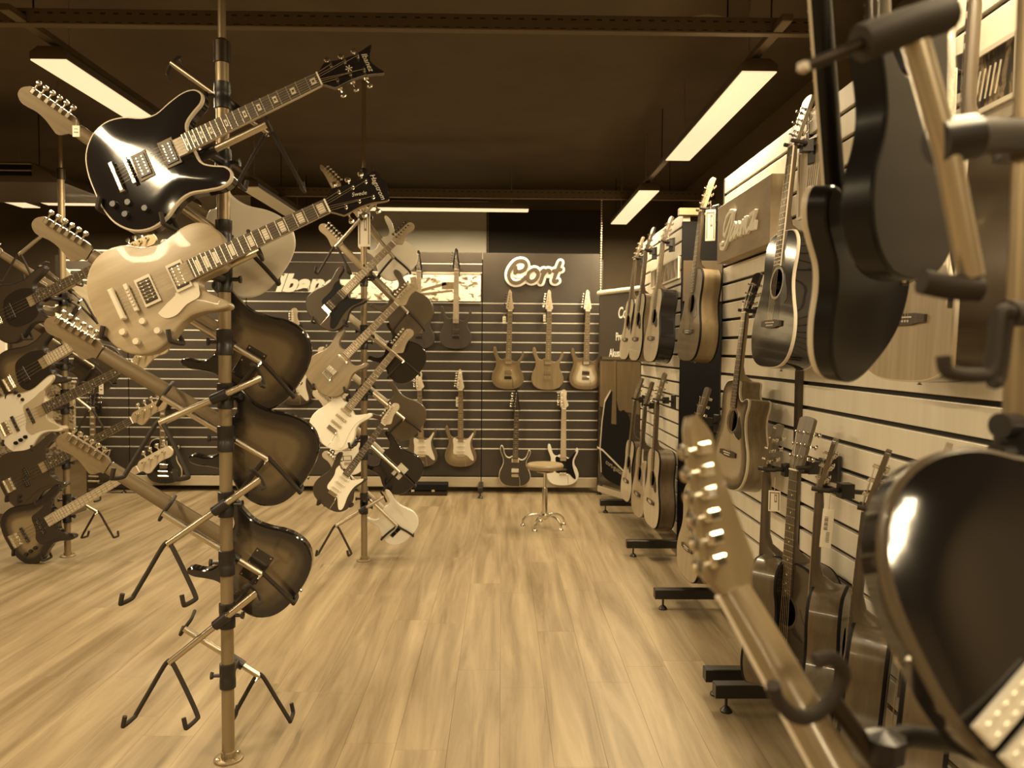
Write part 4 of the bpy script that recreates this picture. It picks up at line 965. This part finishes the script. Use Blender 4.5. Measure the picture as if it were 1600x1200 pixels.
cort = [[(445, 395), (470, 420), (540, 420), (610, 380), (642, 300), (610, 235), (540, 215), (460, 235), (380, 310), (320, 410), (305, 500), (330, 580), (400, 635), (490, 635), (570, 595), (630, 530)],
        [(440, 340), (425, 445)], [(770, 390), (700, 440), (668, 520), (690, 590), (750, 612), (820, 580), (866, 500), (860, 420), (815, 385), (770, 390)],
        [(945, 425), (985, 400), (955, 520), (920, 630)], [(975, 480), (1030, 410), (1080, 400), (1100, 440)], [(1300, 250), (1255, 360), (1200, 510), (1165, 600), (1200, 620), (1240, 600)], [(1170, 410), (1310, 385)]]
o = P(835, 427, FY-.02)
sg = thing('shop_sign', 'outlined white cursive sign high on the far right back wall panel', 'sign', loc=(o.x, FY-.012, o.z))
m = M()
for s in cort: stroke(m, cc(crom(s, 4, False), 770, 390, 12.31), .083, .007)
for s in ([(480, 300), (560, 300), (520, 340)], [(450, 480), (560, 480)], [(760, 480), (780, 540)], [(1010, 470), (1100, 470)]): stroke(m, cc(s, 770, 390, 12.31), .08, .007)
m.build('outline', signwhite, sg, mw=FACE_Y)
signbrown = base_mat('sign_brown', .085, .6)
m = M()
for s in cort: stroke(m, cc(crom(s, 4, False), 770, 390, 12.31), .036, .006)
m.build('lettering', signbrown, sg, mw=T((0, -.0125, 0)) @ FACE_Y)
q = P(486, 442, FY-.02); q2 = P(424, 454, FY-.02)
sg = thing('wall_lettering', 'bold white italic lettering on the dark slats left of the mid pole', 'lettering', loc=(q.x, FY-.008, q.z))
a_, e_ = P(402, 409, FY-.008), P(570, 456, FY-.008)
m = M(); m.bbox((0, 0, 0), (e_.x-a_.x, .008, a_.z-e_.z), .002); m.build('sign_board', slat_d, sg, mw=T(((a_.x+e_.x)/2-q.x, .0, (a_.z+e_.z)/2-q.z)))
text_mesh('letters', 'Ibanez', .235, signwhite, sg, T((0, -.006, -.01)) @ FACE_Y, .004, .32, .012, sx=1.18)
text_mesh('letters_below', 'V', .07, signwhite, sg, T((0.0, -.006, -.165)) @ FACE_Y, .003, .3, .004)
# photo poster
postm = blotch_mat('poster_print', [(.36, .12), (.43, .4), (.47, .9), (.7, .92)], 13, .6, 6, (1, 1, 1.6), .6)
a_, e_ = P(548, 427, FY-.012), P(751, 471, FY-.012)
r = thing('photo_poster', 'wide pale photo poster on the slats behind two charcoal guitars', 'poster', loc=((a_.x+e_.x)/2, FY-.014, (a_.z+e_.z)/2)); W, H = e_.x-a_.x, a_.z-e_.z
m = M(); m.bbox((0, 0, 0), (W, .006, H), .001); m.build('print', postm, r)
m = M()
for (dx, dz, sx_, sz_, an) in ((.16, .0, .3, .028, .28), (.2, -.05, .34, .018, .12), (.32, .02, .12, .07, 0), (-.02, .06, .06, .09, .2)): m.box((dx, -.0035, dz), (sx_, .001, sz_), 0, Matrix.Rotation(-an, 4, 'Y'))
stuff(m.build('printed_guitar', mahogl, r))
m = M(); m.box((0, -.001, H/2+.004), (W, .01, .008)); m.build('top_rail', creamd, r)

# ---------------------------------------------------------------- stool
s = PZ(851, 824); s.y += .02
r = thing('swivel_stool', 'round padded stool on a chrome five-star foot before the back wall', 'stool', loc=(s.x, s.y, 0))
woodseat = grain_mat('seat_cover', .2, .32, (6, 6, 6), .4)
m = M(); m.lathe([(.10, .475), (.145, .478), (.152, .492), (.152, .508), (.143, .52), (.1, .526), (.0001, .528)], 28); m.build('seat', woodseat, r)
m = M(); m.lathe([(.07, .452), (.07, .458), (.02, .462), (.0125, .47), (.0125, .30), (.0125, .295)], 16); m.f = m.f; m.build('piston', chrome, r)
m = M(); m.lathe([(.022, .1), (.022, .31), (.018, .325), (.0126, .326)], 16); m.build('column', chrome, r)
m = M(); m.lathe([(.012, .06), (.035, .075), (.035, .1), (.022, .115)], 16); m.build('hub', chrome, r)
for k in range(5):
    an = k*2*PI/5+.45; c_, s_ = math.cos(an), math.sin(an)
    m = M(); m.tube([(c_*d_, s_*d_, z) for d_, z in smooth_pairs] if False else [V((c_*p.x, s_*p.x, p.y)) for p in [V(q_) for q_ in crom([(.02, .095), (.08, .1), (.14, .085), (.175, .05), (.18, .025)], 3, False)]], .0095, 8); l_ = m.build('leg', chrome, r)
    m = M(); m.lathe([(.02, 0), (.02, .008), (.012, .02), (.0001, .028)], 12, T((c_*.18, s_*.18, 0))); m.build('glide', chrome, l_)

# ---------------------------------------------------------------- banner and guitar poster right of the back wall
A, B_ = P(937, 470, 7.55), P(1004, 470, 6.9)
ax = V((B_.x-A.x, B_.y-A.y, 0)); BL = ax.length; ax.normalize(); nr = V((ax.y, -ax.x, 0)); nr = -nr if nr.x > 0 else nr
def wallmat(origin): return Matrix(((ax.x, 0, nr.x, origin.x), (ax.y, 0, nr.y, origin.y), (0, 1, 0, origin.z), (0, 0, 0, 1)))
zt_ = P(937, 460, 7.55).z; zb_ = P(937, 557, 7.55).z
bm_ = base_mat('banner_cloth', .05, .7)
r = thing('hanging_banner', 'dark banner with white serif lettering hung on a chain in the corner', 'banner', mw=wallmat(V((A.x, A.y, zt_))))
m = M(); m.bbox((BL/2, (zb_-zt_)/2, 0), (BL, zt_-zb_, .004), .001); m.build('cloth', bm_, r)
m = M(); m.cyl((-.01, .012, .004), (BL+.01, .012, .004), .024, 14); m.build('roller_tube', cream, r)
for k, (tx, yy, sz) in enumerate((('Cort', -.20, .15), ('Premium', -.42, .105), ('Akustikgitarren', -.575, .105))):
    text_mesh('letters', tx, sz, signwhite, r, T((BL*.62, yy, .003)), .0008, .12 if k == 0 else 0, .002, sx=.78)
m = M(); c0 = .02
for k in range(42): m.lathe([(.0001, -.011), (.011, 0), (.0001, .011)], 6, T((c0, .02+k*.024, .004)))
stuff(m.build('bead_chain', cream, r))
A2 = V((A.x, A.y, 0)); z0 = .13; z1 = P(937, 561, 7.55).z
r = thing('guitar_poster_panel', 'tall dark panel printed with a large black guitar below the banner', 'panel', mw=wallmat(V((A.x, A.y, z0))))
H = z1-z0
m = M(); m.bbox((BL/2, H/2, -.012), (BL, H, .02), .002); m.build('board', brownd, r)
def flat(nm, poly, mt, z): m = M(); m.prism([(x*BL, y*H) for x, y in poly], 0, .002); m.build(nm, mt, r, mw=T((0, 0, z)))
flat('printed_sky', [(.04, .62), (.98, .60), (.98, .985), (.04, .985)], tand, -.001)
flat('printed_body', crom([(.1, .1), (.06, .3), (.1, .5), (.16, .66), (.3, .75), (.42, .72), (.52, .6), (.62, .62), (.74, .56), (.8, .4), (.86, .2), (.84, .05), (.4, .04)], 3), blackmat, .0015)
flat('printed_edge', [(.1, .1), (.115, .1), (.08, .3), (.12, .5), (.18, .66), (.31, .745), (.31, .765), (.165, .68), (.1, .5), (.06, .3)], cream, .004)
flat('printed_neck', [(.34, .5), (.46, .5), (.44, .99), (.38, .99)], tand, .004)
flat('printed_stripe', [(.0, .30), (.15, .285), (.9, .1), (.9, .085), (.15, .27), (.0, .285)], cream, .006)
text_mesh('letters', 'cort-guitars', .07, creamd, r, T((BL*.45, .2, .008)) @ Matrix.Rotation(-.25, 4, 'Z'), .0005)
m = M(); m.bbox((BL/2, -.05, -.01), (BL, .06, .02), .003); m.build('pale_rail', trim_l, r)

# ---------------------------------------------------------------- acoustics on the right-hand slatwalls
LAC = glen('ac')
gR = 'acoustic guitars hanging on the pale slatwalls'
def acoustic(tail, x, label, N, head=None, lean=(0, 0), wall=RX, tone='spruce', hang=True, L=LAC, **kw):
    a = PX(tail[0], tail[1], x)
    up = V((lean[0], lean[1], 1)).normalized()
    if head is not None:
        b2 = P(head[0], head[1], a.y+lean[1]); L2 = (b2-a).length
        mm, s_ = frame(a, b2, V(N), L)
    else:
        mm, s_ = frame(a, a+up*L, V(N), L)
    SC.append((tail, 'ac', round(s_, 3), round(a.y, 2), round(a.z, 2)))
    d = dict(front=natspruce, side=mahogl, back=mahogl, bind=blackmat, neck=mahog, hsm=mahog)
    d.update(kw); g_ = make_guitar('acoustic_guitar', label, 'guitar', 'ac', mm, gR, **d)
    if hang:
        t_ = mm @ V((0, g_['yn'], 0)); hanger(mm, g_, (wall-.012, t_.y+.03, t_.z+.0), hang_label(label))
    return mm, g_
NR = (-1, -.06, .03)
acoustic((984, 563), 1.10, 'pale acoustic, furthest of the upper three on the rear slatwall', NR, head=(1007, 371), front=pale_spruce, body='aud', side=mahog)
acoustic((1001, 565), 1.10, 'pale acoustic, middle of the upper three on the rear slatwall', NR, head=(1024, 356), front=pale_spruce, side=mahogl)
acoustic((1026, 567), 1.10, 'pale acoustic with dark sides, nearest of the upper three on the rear slatwall', NR, head=(1052, 339), front=pale_spruce, side=darktop, back=darktop)
acoustic((986, 783), 1.10, 'pale acoustic, furthest of the lower row on the rear slatwall', NR, head=(1006, 591), front=pale_spruce, body='aud', side=mahog)
acoustic((1005, 806), 1.11, 'acoustic with white edging, middle of the lower row on the rear slatwall', NR, head=(1022, 597), front=natspruce, bind=cream, body='cutaway', side=mahog)
acoustic((1028, 823), 1.10, 'acoustic with brown sides, nearest of the lower row on the rear slatwall', NR, head=(1042, 583), front=pale_spruce, side=mahog, back=mahog)
acoustic((1086, 566), 1.09, 'brown-topped dreadnought with broad wooden sides in front of the dark gap', NR, head=(1117, 279), front=tand, side=mahogl, back=mahog, hsm=maple)
acoustic((1087, 905), 1.09, 'slim pale acoustic hanging low in front of the dark gap', NR, head=(1110, 606), front=natspruce, side=brownd, back=brownd, body='aud')
acoustic((1221, 577), 1.085, 'glossy black-topped acoustic with cream edging below the lit lamp', (-1, -.04, .03), head=(1270, 152), front=darktop, side=black, back=black, bind=cream, fbbind=cream, nutm=paper, rosette=cream)
acoustic((1150, 764), 1.05, 'honey sunburst cutaway acoustic with white edging left of the slat joint', (-1, -.12, .02), head=(1189, 428), front=sb_ac, side=sb_acside, back=mahog, bind=cream, body='cutaway', neck=maple, hsm=black)
NB = (-.86, .5, 0)
acoustic((1208, 1062), 1.02, 'dark acoustic turned away, first of the low row of backs, with a framed tag', (-.75, .66, 0), head=(1222, 664), front=mahog, side=mahog, back=brownd, body='aud')
acoustic((1240, 1090), 1.06, 'dark small acoustic with fretboard in view behind the first low back', (-.95, -.3, 0), head=(1268, 652), front=brownd, side=brownd, back=brownd, body='aud')
acoustic((1282, 1140), 1.0, 'brown acoustic turned away with shining side, bearing the barcode tag', NB, head=(1312, 686), front=mahog, side=mahog, back=brownm, body='aud')
acoustic((1335, 1235), .98, 'brown acoustic turned away, nearest of the low row with dark head', NB, head=(1396, 704), front=mahog, side=mahog, back=brownm, body='aud')
acoustic((1420, 1330), .98, 'pale headed acoustic half hidden behind the big glossy black body', NB, head=(1492, 694), front=mahog, side=mahog, back=brownm, body='aud', hsm=maplel, neck=maple)
acoustic((1437, 597), 1.10, 'natural-topped acoustic with dark sides near the pole clamps', (-1, -.15, .02), lean=(.03, 0), front=natspruce, side=darktop, back=darktop, bind=cream)
acoustic((1528, 590), 1.0, 'dark-topped acoustic with white back edging at the right picture edge', (-.86, .5, .02), lean=(.03, 0), front=darktop, side=brownd, back=mahogl, bind=cream)
acoustic((1243, 470), 1.17, 'natural acoustic half hidden behind the black-topped one', (-1, -.1, .0), lean=(.02, 0), front=pale_spruce, side=maple, back=maple, hang=False) if False else None

boxm = grain_mat('box_sign_wood', .26, .36, (2, 4, 9), .6)
# dark box sign
a_, e_ = PX(1122, 325, 1.145), PX(1205, 272, 1.145); zb2 = PX(1122, 412, 1.145).z
r = thing('box_sign', 'brown box sign with raised pale script lettering on the near slatwall', 'sign', loc=(1.145, (a_.y+e_.y)/2, (a_.z+zb2)/2)); L, H = abs(a_.y-e_.y), a_.z-zb2
m = M(); m.bbox((.033, 0, 0), (.066, L, H), .003); m.build('box', boxm, r)
ib = [[(375, 525), (330, 530), (290, 590), (262, 700), (255, 800), (270, 815), (300, 720), (340, 600), (372, 530)], [(372, 530), (352, 660), (320, 800), (285, 900), (255, 965), (220, 960), (215, 915), (240, 900)],
      [(330, 860), (345, 780), (385, 665), (400, 690), (385, 760), (345, 850)], [(430, 660), (400, 720), (380, 830), (420, 740), (435, 680), (420, 780), (430, 800)], [(450, 800), (480, 640), (465, 780)], [(480, 700), (505, 610), (495, 780)],
      [(520, 720), (545, 600), (530, 600), (515, 700), (530, 770), (560, 720)], [(570, 570), (630, 525), (600, 620), (560, 730), (600, 690), (630, 650), (620, 720), (580, 730)]]
m = M(); c0 = r.location
for s in ib:
    pts = []
    for x, y in s:
        q = PX(1100+x/7.5, 260+y/7.5, 1.145); pts.append((-(q.y-c0.y), q.z-c0.z))
    stroke(m, pts, .021, .012)
m.build('script_lettering', signwhite, r, mw=Matrix(((0, 0, -1, -.001), (-1, 0, 0, 0), (0, 1, 0, 0), (0, 0, 0, 1))))

# pictures on the slats
picm = blotch_mat('guitar_photo', [(.35, .02), (.5, .06), (.56, .3), (.62, .12), (.75, .5)], 9, .4, 4, (1, 2.5, 1), 1.2)
def picture(p0, p1, label, mt, x=RX-.014, frame_m=paper, depth=.012, strips=None):
    a, b2 = PX(p0[0], p0[1], x), PX(p1[0], p1[1], x); cy, cz = (a.y+b2.y)/2, (a.z+b2.z)/2; L, H = abs(a.y-b2.y), abs(a.z-b2.z)
    r = thing('wall_picture', label, 'picture', loc=(x, cy, cz))
    m = M(); m.bbox((0, 0, 0), (depth, L, H), .002); m.build('print', mt, r)
    m = M()
    for sy in (-1, 1): m.box((-depth/2, sy*(L/2-.005), 0), (.008, .012, H))
    for sz in (-1, 1): m.box((-depth/2, 0, sz*(H/2-.005)), (.008, L-.02, .012))
    m.build('border', frame_m, r)
    if strips:
        m = M()
        for k in range(strips): m.box((-depth/2-.001, -L*.1+k*.02, -H*.05), (.002, .005, H*.5), 0, Matrix.Rotation(.25, 4, 'X'))
        stuff(m.build('printed_strings', cream, r))
    return r
picture((1018, 452), (1062, 400), 'brown photo poster between the necks on the rear slatwall', blotch_mat('brown_photo', [(.35, .08), (.5, .22), (.62, .5)], 6, .5, 4, (1, 3, 1), 1.0), x=RX+.008)
picture((1520, 185), (1597, 45), 'dark photo of guitars in a white border at upper right', picm, strips=6)
picture((1248, 345), (1303, 205), 'pale wood photo of a guitar behind the tilted black guitar', blotch_mat('pale_photo', [(.3, .3), (.5, .45), (.7, .55)], 3, .5, 3, (1, 6, 1)), frame_m=creamd, strips=6)

# ---------------------------------------------------------------- price tags
def price_tag(c, d, w_px, h_px, label, N=(0, -1, 0), rot=0.0, style='frame', string=.05):
    o = P(c[0], c[1], d); k = d/FPX; W, H = w_px*k, h_px*k
    n = V(N).normalized(); z = V((0, 0, 1)); y = (z-n*z.dot(n)).normalized(); x = y.cross(n)
    mw = T(o) @ Matrix(((x.x, y.x, n.x, 0), (x.y, y.y, n.y, 0), (x.z, y.z, n.z, 0), (0, 0, 0, 1))) @ Matrix.Rotation(rot, 4, 'Z')
    r = thing('price_tag', label, 'tag', mw=mw, group='price tags')
    m = M(); m.bbox((0, 0, 0), (W, H, .0016), .0005); m.build('card', paper, r)
    m = M()
    if style == 'frame':
        for sx in (-1, 1): m.box((sx*W*.36, 0, .001), (W*.09, H*.86, .0006))
        m.box((0, H*.4, .001), (W*.8, H*.05, .0006)); m.box((W*.1, H*.14, .001), (W*.22, H*.38, .0006)); m.build('printed_frame', midbrown, r)
        m = M(); m.box((W*.1, H*.14, .0015), (W*.1, H*.24, .0004)); m.build('printed_stripe', paper, r)
    elif style == 'bar':
        for q in range(9): m.box((-W*.12, H*(.3-.04*q), .001), (W*.32, H*(.012+.008*(q % 3)), .0006))
        for q in range(7): m.box((W*.12, H*(-.1-.04*q), .001), (W*.3, H*.014, .0006))
        stuff(m.build('barcode', ink, r))
    else:
        m.box((0, -H*.1, .001), (W*.6, H*.1, .0006)); m.box((0, H*.2, .001), (W*.5, H*.06, .0006)); m.build('printed_lines', midbrown, r)
    m = M(); m.cyl((0, H/2-.004, .0), (0, H/2+string, -.004), .0012, 5); m.build('string', creamd, r)
    return r
price_tag((569, 358), bB.y-.06, 19, 54, 'tall framed price tag hanging at the top of the mid pole')
price_tag((1210, 783), 2.72, 18, 33, 'framed price tag on the first low acoustic back', (-.4, -.9, 0))
price_tag((1292, 826), 2.28, 17, 62, 'white barcode price tag on the brown acoustic with shining side', (-.4, -.9, 0), -.07, 'bar')
price_tag((1375, 868), 1.95, 34, 62, 'framed price tag on the nearest low acoustic back', (-.4, -.9, 0))
price_tag((1110, 352), 4.22, 15, 48, 'narrow framed price tag beside the neck of the brown-topped dreadnought', (-.3, -.95, 0))
price_tag((1088, 678), 4.15, 9, 32, 'small two-part price tag on the slim low acoustic', (-.4, -.9, 0), 0, 'lines')
price_tag((119, 205), 2.5, 11, 17, 'small white price tag under the topmost left headstock', (0, -1, 0), 0, 'lines', .02)
price_tag((158, 607), 5.1, 7, 18, 'tiny price tag hanging in front of the left slats', (0, -1, 0), 0, 'lines', .03)
price_tag((788, 500), FY-.1, 5, 11, 'tiny white price tag on the figured tan guitar', (0, -1, 0), 0, 'lines', .02)
price_tag((851, 497), FY-.1, 4, 11, 'tiny white price tag on the plain brown guitar', (0, -1, 0), 0, 'lines', .02)
price_tag((715, 628), FY-.1, 5, 15, 'tiny white price tag on the light tan guitar', (0, -1, 0), 0, 'lines', .02)
price_tag((1488, 143), 1.95, 12, 70, 'pale framed price tag behind the chrome rods at upper right', (-.5, -.85, 0))
r = None
m = M(); q = PX(1113, 341, 1.15); m.lathe([(.0001, 0), (.028, .0), (.028, .006), (.02, .008), (.0001, .0085)], 20); t_ = thing('round_badge', 'small round badge on the end of the slatwall beside the box sign', 'badge', mw=T((RX-.01, 4.22, q.z)) @ Matrix.Rotation(-PI/2, 4, 'Y')); m.build('disc', paper, t_)
m = M(); m.lathe([(.019, .0085), (.019, .0095), (.015, .0095), (.015, .0085)], 20); m.build('printed_ring', midbrown, t_)

# ---------------------------------------------------------------- far left corner: cabinet, patterned panel, white board in place of window light
q = PZ(-20, 800)
r = thing('display_counter', 'pale wooden counter on the floor at the left picture edge', 'counter', loc=(-4.15, 6.55, 0))
m = M(); m.bbox((0, 0, .235), (.95, .5, .47), .006); m.build('body', tand, r)
m = M(); m.bbox((.1, -.256, .2), (.5, .012, .26), .003); m.build('front_panel', pale_spruce, r)
m = M(); m.bbox((0, 0, .49), (1.0, .55, .04), .004); m.build('top', tan, r)
patm = blotch_mat('leaf_pattern', [(.42, .14), (.5, .42), (.6, .5)], 16, .7, 4, (1, 1, 1), 2.5)
r = thing('patterned_screen', 'leaf-patterned pale screen standing on the counter at the left', 'screen', loc=(-4.15, 6.6, .512))
m = M(); m.bbox((0, 0, .31), (.98, .04, .62), .006); m.build('cloth', patm, r); m = M(); m.bbox((0, 0, .63), (1.0, .05, .02), .004); m.build('top_edge', creamd, r)
r = thing('window_light_board', 'white board standing in for window light at the left edge behind the basses', 'board', loc=(-5.2, 7.4, 1.55)); a_, e_ = P(-60, 492, 7.4), P(11, 590, 7.4)
m = M(); m.bbox((0, 0, 0), (e_.x-a_.x, .03, a_.z-e_.z), .004); m.build('panel', paper, r); r.location = ((a_.x+e_.x)/2, 7.4, (a_.z+e_.z)/2)  # window light given as a plain white panel
m = M(); m.bbox((0, 0, -(a_.z-e_.z)/2-.02-r.location.z/2+.2), (.03, .03, r.location.z-.7), .002); m.build('post', darkmetal, r)
m = M(); m.bbox((0, 0, -r.location.z+.01), (.5, .3, .02), .004); m.build('base', darkmetal, r)
a_, e_ = P(78, 477, 7.6), P(96, 500, 7.6)
r = thing('leaflet', 'small white leaflet standing behind the dark bass at the left', 'leaflet', loc=((a_.x+e_.x)/2, FY-.02, (a_.z+e_.z)/2)); m = M(); m.bbox((0, 0, 0), (.13, .006, .17), .001); m.build('sheet', paper, r)
m = M(); m.box((0, -.0035, .04), (.09, .001, .012)); m.box((0, -.0035, 0), (.09, .001, .006)); m.build('printed_lines', midbrown, r)
r = thing('tall_cabinet', 'tall dark brown cabinet behind the basses at the far left', 'cabinet', loc=(-5.1, 8.3, 0))
m = M(); m.bbox((0, 0, 1.05), (1.3, .5, 2.1), .006); m.build('body', brownd, r)
for sx in (-1, 1):
    m = M(); m.bbox((sx*.32, -.26, 1.05), (.6, .02, 2.0), .004); dd = m.build('door', brownm, r); m = M(); m.cyl((sx*.06, -.285, .95), (sx*.06, -.285, 1.15), .008, 8); m.build('handle', chrome, dd)

# ---------------------------------------------------------------- near pole at the right edge and its blurred guitars
bP = V(((1610-785)*.85/FPX, .85, 0))
SN, bN = pole_stand('blurred near steel pole stand at the right picture edge with thick chrome arms', base=bP, zsplit=2.6)
gN = 'blurred near guitars on the right'
loc = lambda px, py, d: P(px, py, d)-bN
def rod(name, pts, r_, mt, parent, seg=14, sm=False):
    m = M(); q = [loc(*p) for p in pts]; m.tube(smooth(q, 4) if sm else q, r_, seg); return m.build(name, mt, parent)
a1 = rod('arm', [(1425, 45, .74), (1480, 240, .75), (1517, 432, .76)], .0125, chromeb, SN)
rod('clamp', [(1462, 222, .75), (1520, 214, .755)], .022, blacksat, a1); rod('boss', [(1500, 215, .755), (1560, 213, .80), (1640, 215, .85)], .019, blacksat, a1)
rod('arm_cap', [(1440, 440, .757), (1478, 448, .757), (1530, 452, .757)], .0125, rubber, a1)
rod('neck_rest', [(1478, 22, .745), (1420, 40, .73), (1345, 68, .72)], .017, rubber, a1); a_ = rod('prong', [(1350, 66, .72), (1300, 88, .715), (1256, 105, .71)], .0055, darkmetal, a1); 
m = M(); q = loc(1256, 105, .71); m.lathe([(.0001, -.006), (.006, -.003), (.006, .003), (.0001, .006)], 10, T(q)); m.build('prong_tip', cream, a1)
rod('cradle_leg', [(1580, 488, .73), (1560, 492, .725), (1548, 575, .715), (1530, 587, .71), (1490, 584, .70), (1477, 575, .70), (1474, 556, .70)], .0068, rubber, SN, 10, True)
rod('cradle_leg', [(1585, 488, .74), (1575, 505, .74), (1562, 590, .735), (1550, 597, .73)], .006, rubber, SN, 10, True)
rod('clamp', [(1572, 490, .74), (1640, 490, .82)], .013, rubber, SN)
for z_px in (690, 740): rod('collar', [(1610, z_px-28, .85), (1610, z_px+22, .85)], .036, blacksat, SN, 18)
rod('wing_screw', [(1562, 665, .83), (1600, 665, .845)], .014, blacksat, SN); rod('wing_screw', [(1556, 708, .83), (1600, 705, .845)], .012, blacksat, SN)
rod('collar', [(1610, 195, .85), (1610, 245, .85)], .036, blacksat, SN, 18)
rod('arm', [(1487, -40, .80), (1488, 212, .80)], .0035, chrome, SN)
# black semi-hollow seen at a slant, neck running out of the frame
a_, e_ = P(1352, 562, 1.42), P(1296, -330, 1.05); mm, s_ = frame(a_, e_, V((-.66, .74, .05)), LSE); print('F1', s_)
make_guitar('electric_guitar', 'blurred black guitar with cream edging at upper right, waist and horn in silhouette', 'guitar', 'semi', mm, gN, front=deepblack, side=deepblack, bind=cream, fbbind=cream, hsm=black, neck=deepblack, inlay='block', pk=hum2(.175, .265), pkm=blacksat, brm=chrome, knobs=((8, 9), (12, 12)))
for k in (-1, 1): pass
mm2 = place2((1412, 438), 1.2, (1410, -560), LL, (-.64, .77, -.1), dh=1.12)
make_guitar('electric_guitar', 'blurred dark glossy guitar hanging behind the chrome rods at upper right', 'guitar', 'lp', mm2, gN, front=brownd, side=deepblack, back=deepblack, bind=deepblack, neck=mahog, hsm=black, pk=hum2(.175, .265), pkm=blacksat)
bright = base_mat('bright_nickel', .85, .3, .4)
# the big black body in the lower right corner
c0 = P(1570, 962, .74); axd = (P(1730, 890, .76)-c0).normalized(); tl = c0-axd*.115
mm3, s_ = frame(tl, tl+axd*LL, V((-.22, -1, .25)), LL)
make_guitar('electric_guitar', 'big blurred glossy black body filling the lower right corner', 'guitar', 'lp', mm3, gN, near=False, front=black, side=black, bind=brownm, nst=0, neck=mahog, hsm=black, brm=chrome, bridge=None, pk=(('hum', .145, .085, 15), ('hum', .15, .135, 15), ('hum', .155, .185, 15))[:0],
            knobs=())
gbig = [o_ for o_ in COL.objects if o_.get('label', '').startswith('big blurred')][0]
for k, (px, py) in enumerate(((1552, 1094), (1584, 1136), (1614, 1178))):
    w0_ = P(px, py, .70); l0 = mm3.inverted() @ w0_; dirw = (P(px+60, py-52, .70)-w0_); dl = mm3.to_3x3().inverted() @ dirw; an = math.atan2(dl.y, dl.x)
    put('pickup', ('pk', 'hum'), pickup_m(*PK['hum']), [bright, bright], gbig, T((l0.x, l0.y, .034)) @ Matrix.Rotation(an, 4, 'Z') @ Matrix.Diagonal((1.25, .62, 1.6, 1)))
# neck of a guitar turned away, crossing the lower right
hd, nt = P(1122, 722, .80), P(1172, 912, .80)
axn = (P(1300, 1130, .76)-P(1172, 908, .84)).normalized(); tl = P(1172, 908, .84)+axn*(.115+.648)
mm4, s_ = frame(tl, tl-axn*LS, V((-.5, .84, -.1)), LS); mm4 = mm4 @ Matrix.Diagonal((-1, 1, 1, 1))
make_guitar('electric_guitar', 'blurred guitar turned away, its brown neck crossing the lower right', 'guitar', 'rg', mm4, gN, near=True, front=sb_back, side=black, back=black, neck=tan, hsm=tan, tun=chrome, hst=25, fb=maplel, fbbind=cream)
a2 = rod('arm', [(1300, 1092, .775), (1400, 1235, .79), (1520, 1420, .80)], .010, darkmetal, SN)
rod('neck_rest', [(1208, 1070, .74), (1214, 1092, .745), (1240, 1118, .75), (1272, 1117, .755), (1302, 1088, .765), (1318, 1052, .76), (1300, 1028, .75), (1274, 1034, .745)], .0075, rubber, a2, 10, True)
rod('clamp', [(1362, 1160, .785), (1420, 1150, .80), (1640, 1180, .85)], .012, blacksat, a2)
m = M(); m.lathe([(.0001, -.02), (.02, -.012), (.022, .012), (.0001, .02)], 8, T(loc(1382, 1168, .78))); m.build('wing_screw', blacksat, a2)
# wall hooks carried by the upper blurred guitars
for lb, mmx, yk in (('blurred black', mm, .6), ('blurred dark', mm2, .6)):
    g_ = [o_ for o_ in COL.objects if o_.get('label', '').startswith(lb)][0]; k = mmx @ V((0, g_['yn'], 0))
    hanger(mmx, g_, (RX-.012, k.y+.02, k.z), 'hanger arm above the frame for the '+lb+' guitar at upper right')
for s_ in SC: print('PLACE', s_)
bpy.context.view_layer.update()
print('N objects', len(bpy.data.objects), 'tris', sum(len(o_.data.loop_triangles) if o_.type == 'MESH' and (o_.data.calc_loop_triangles() or True) else 0 for o_ in COL.objects))
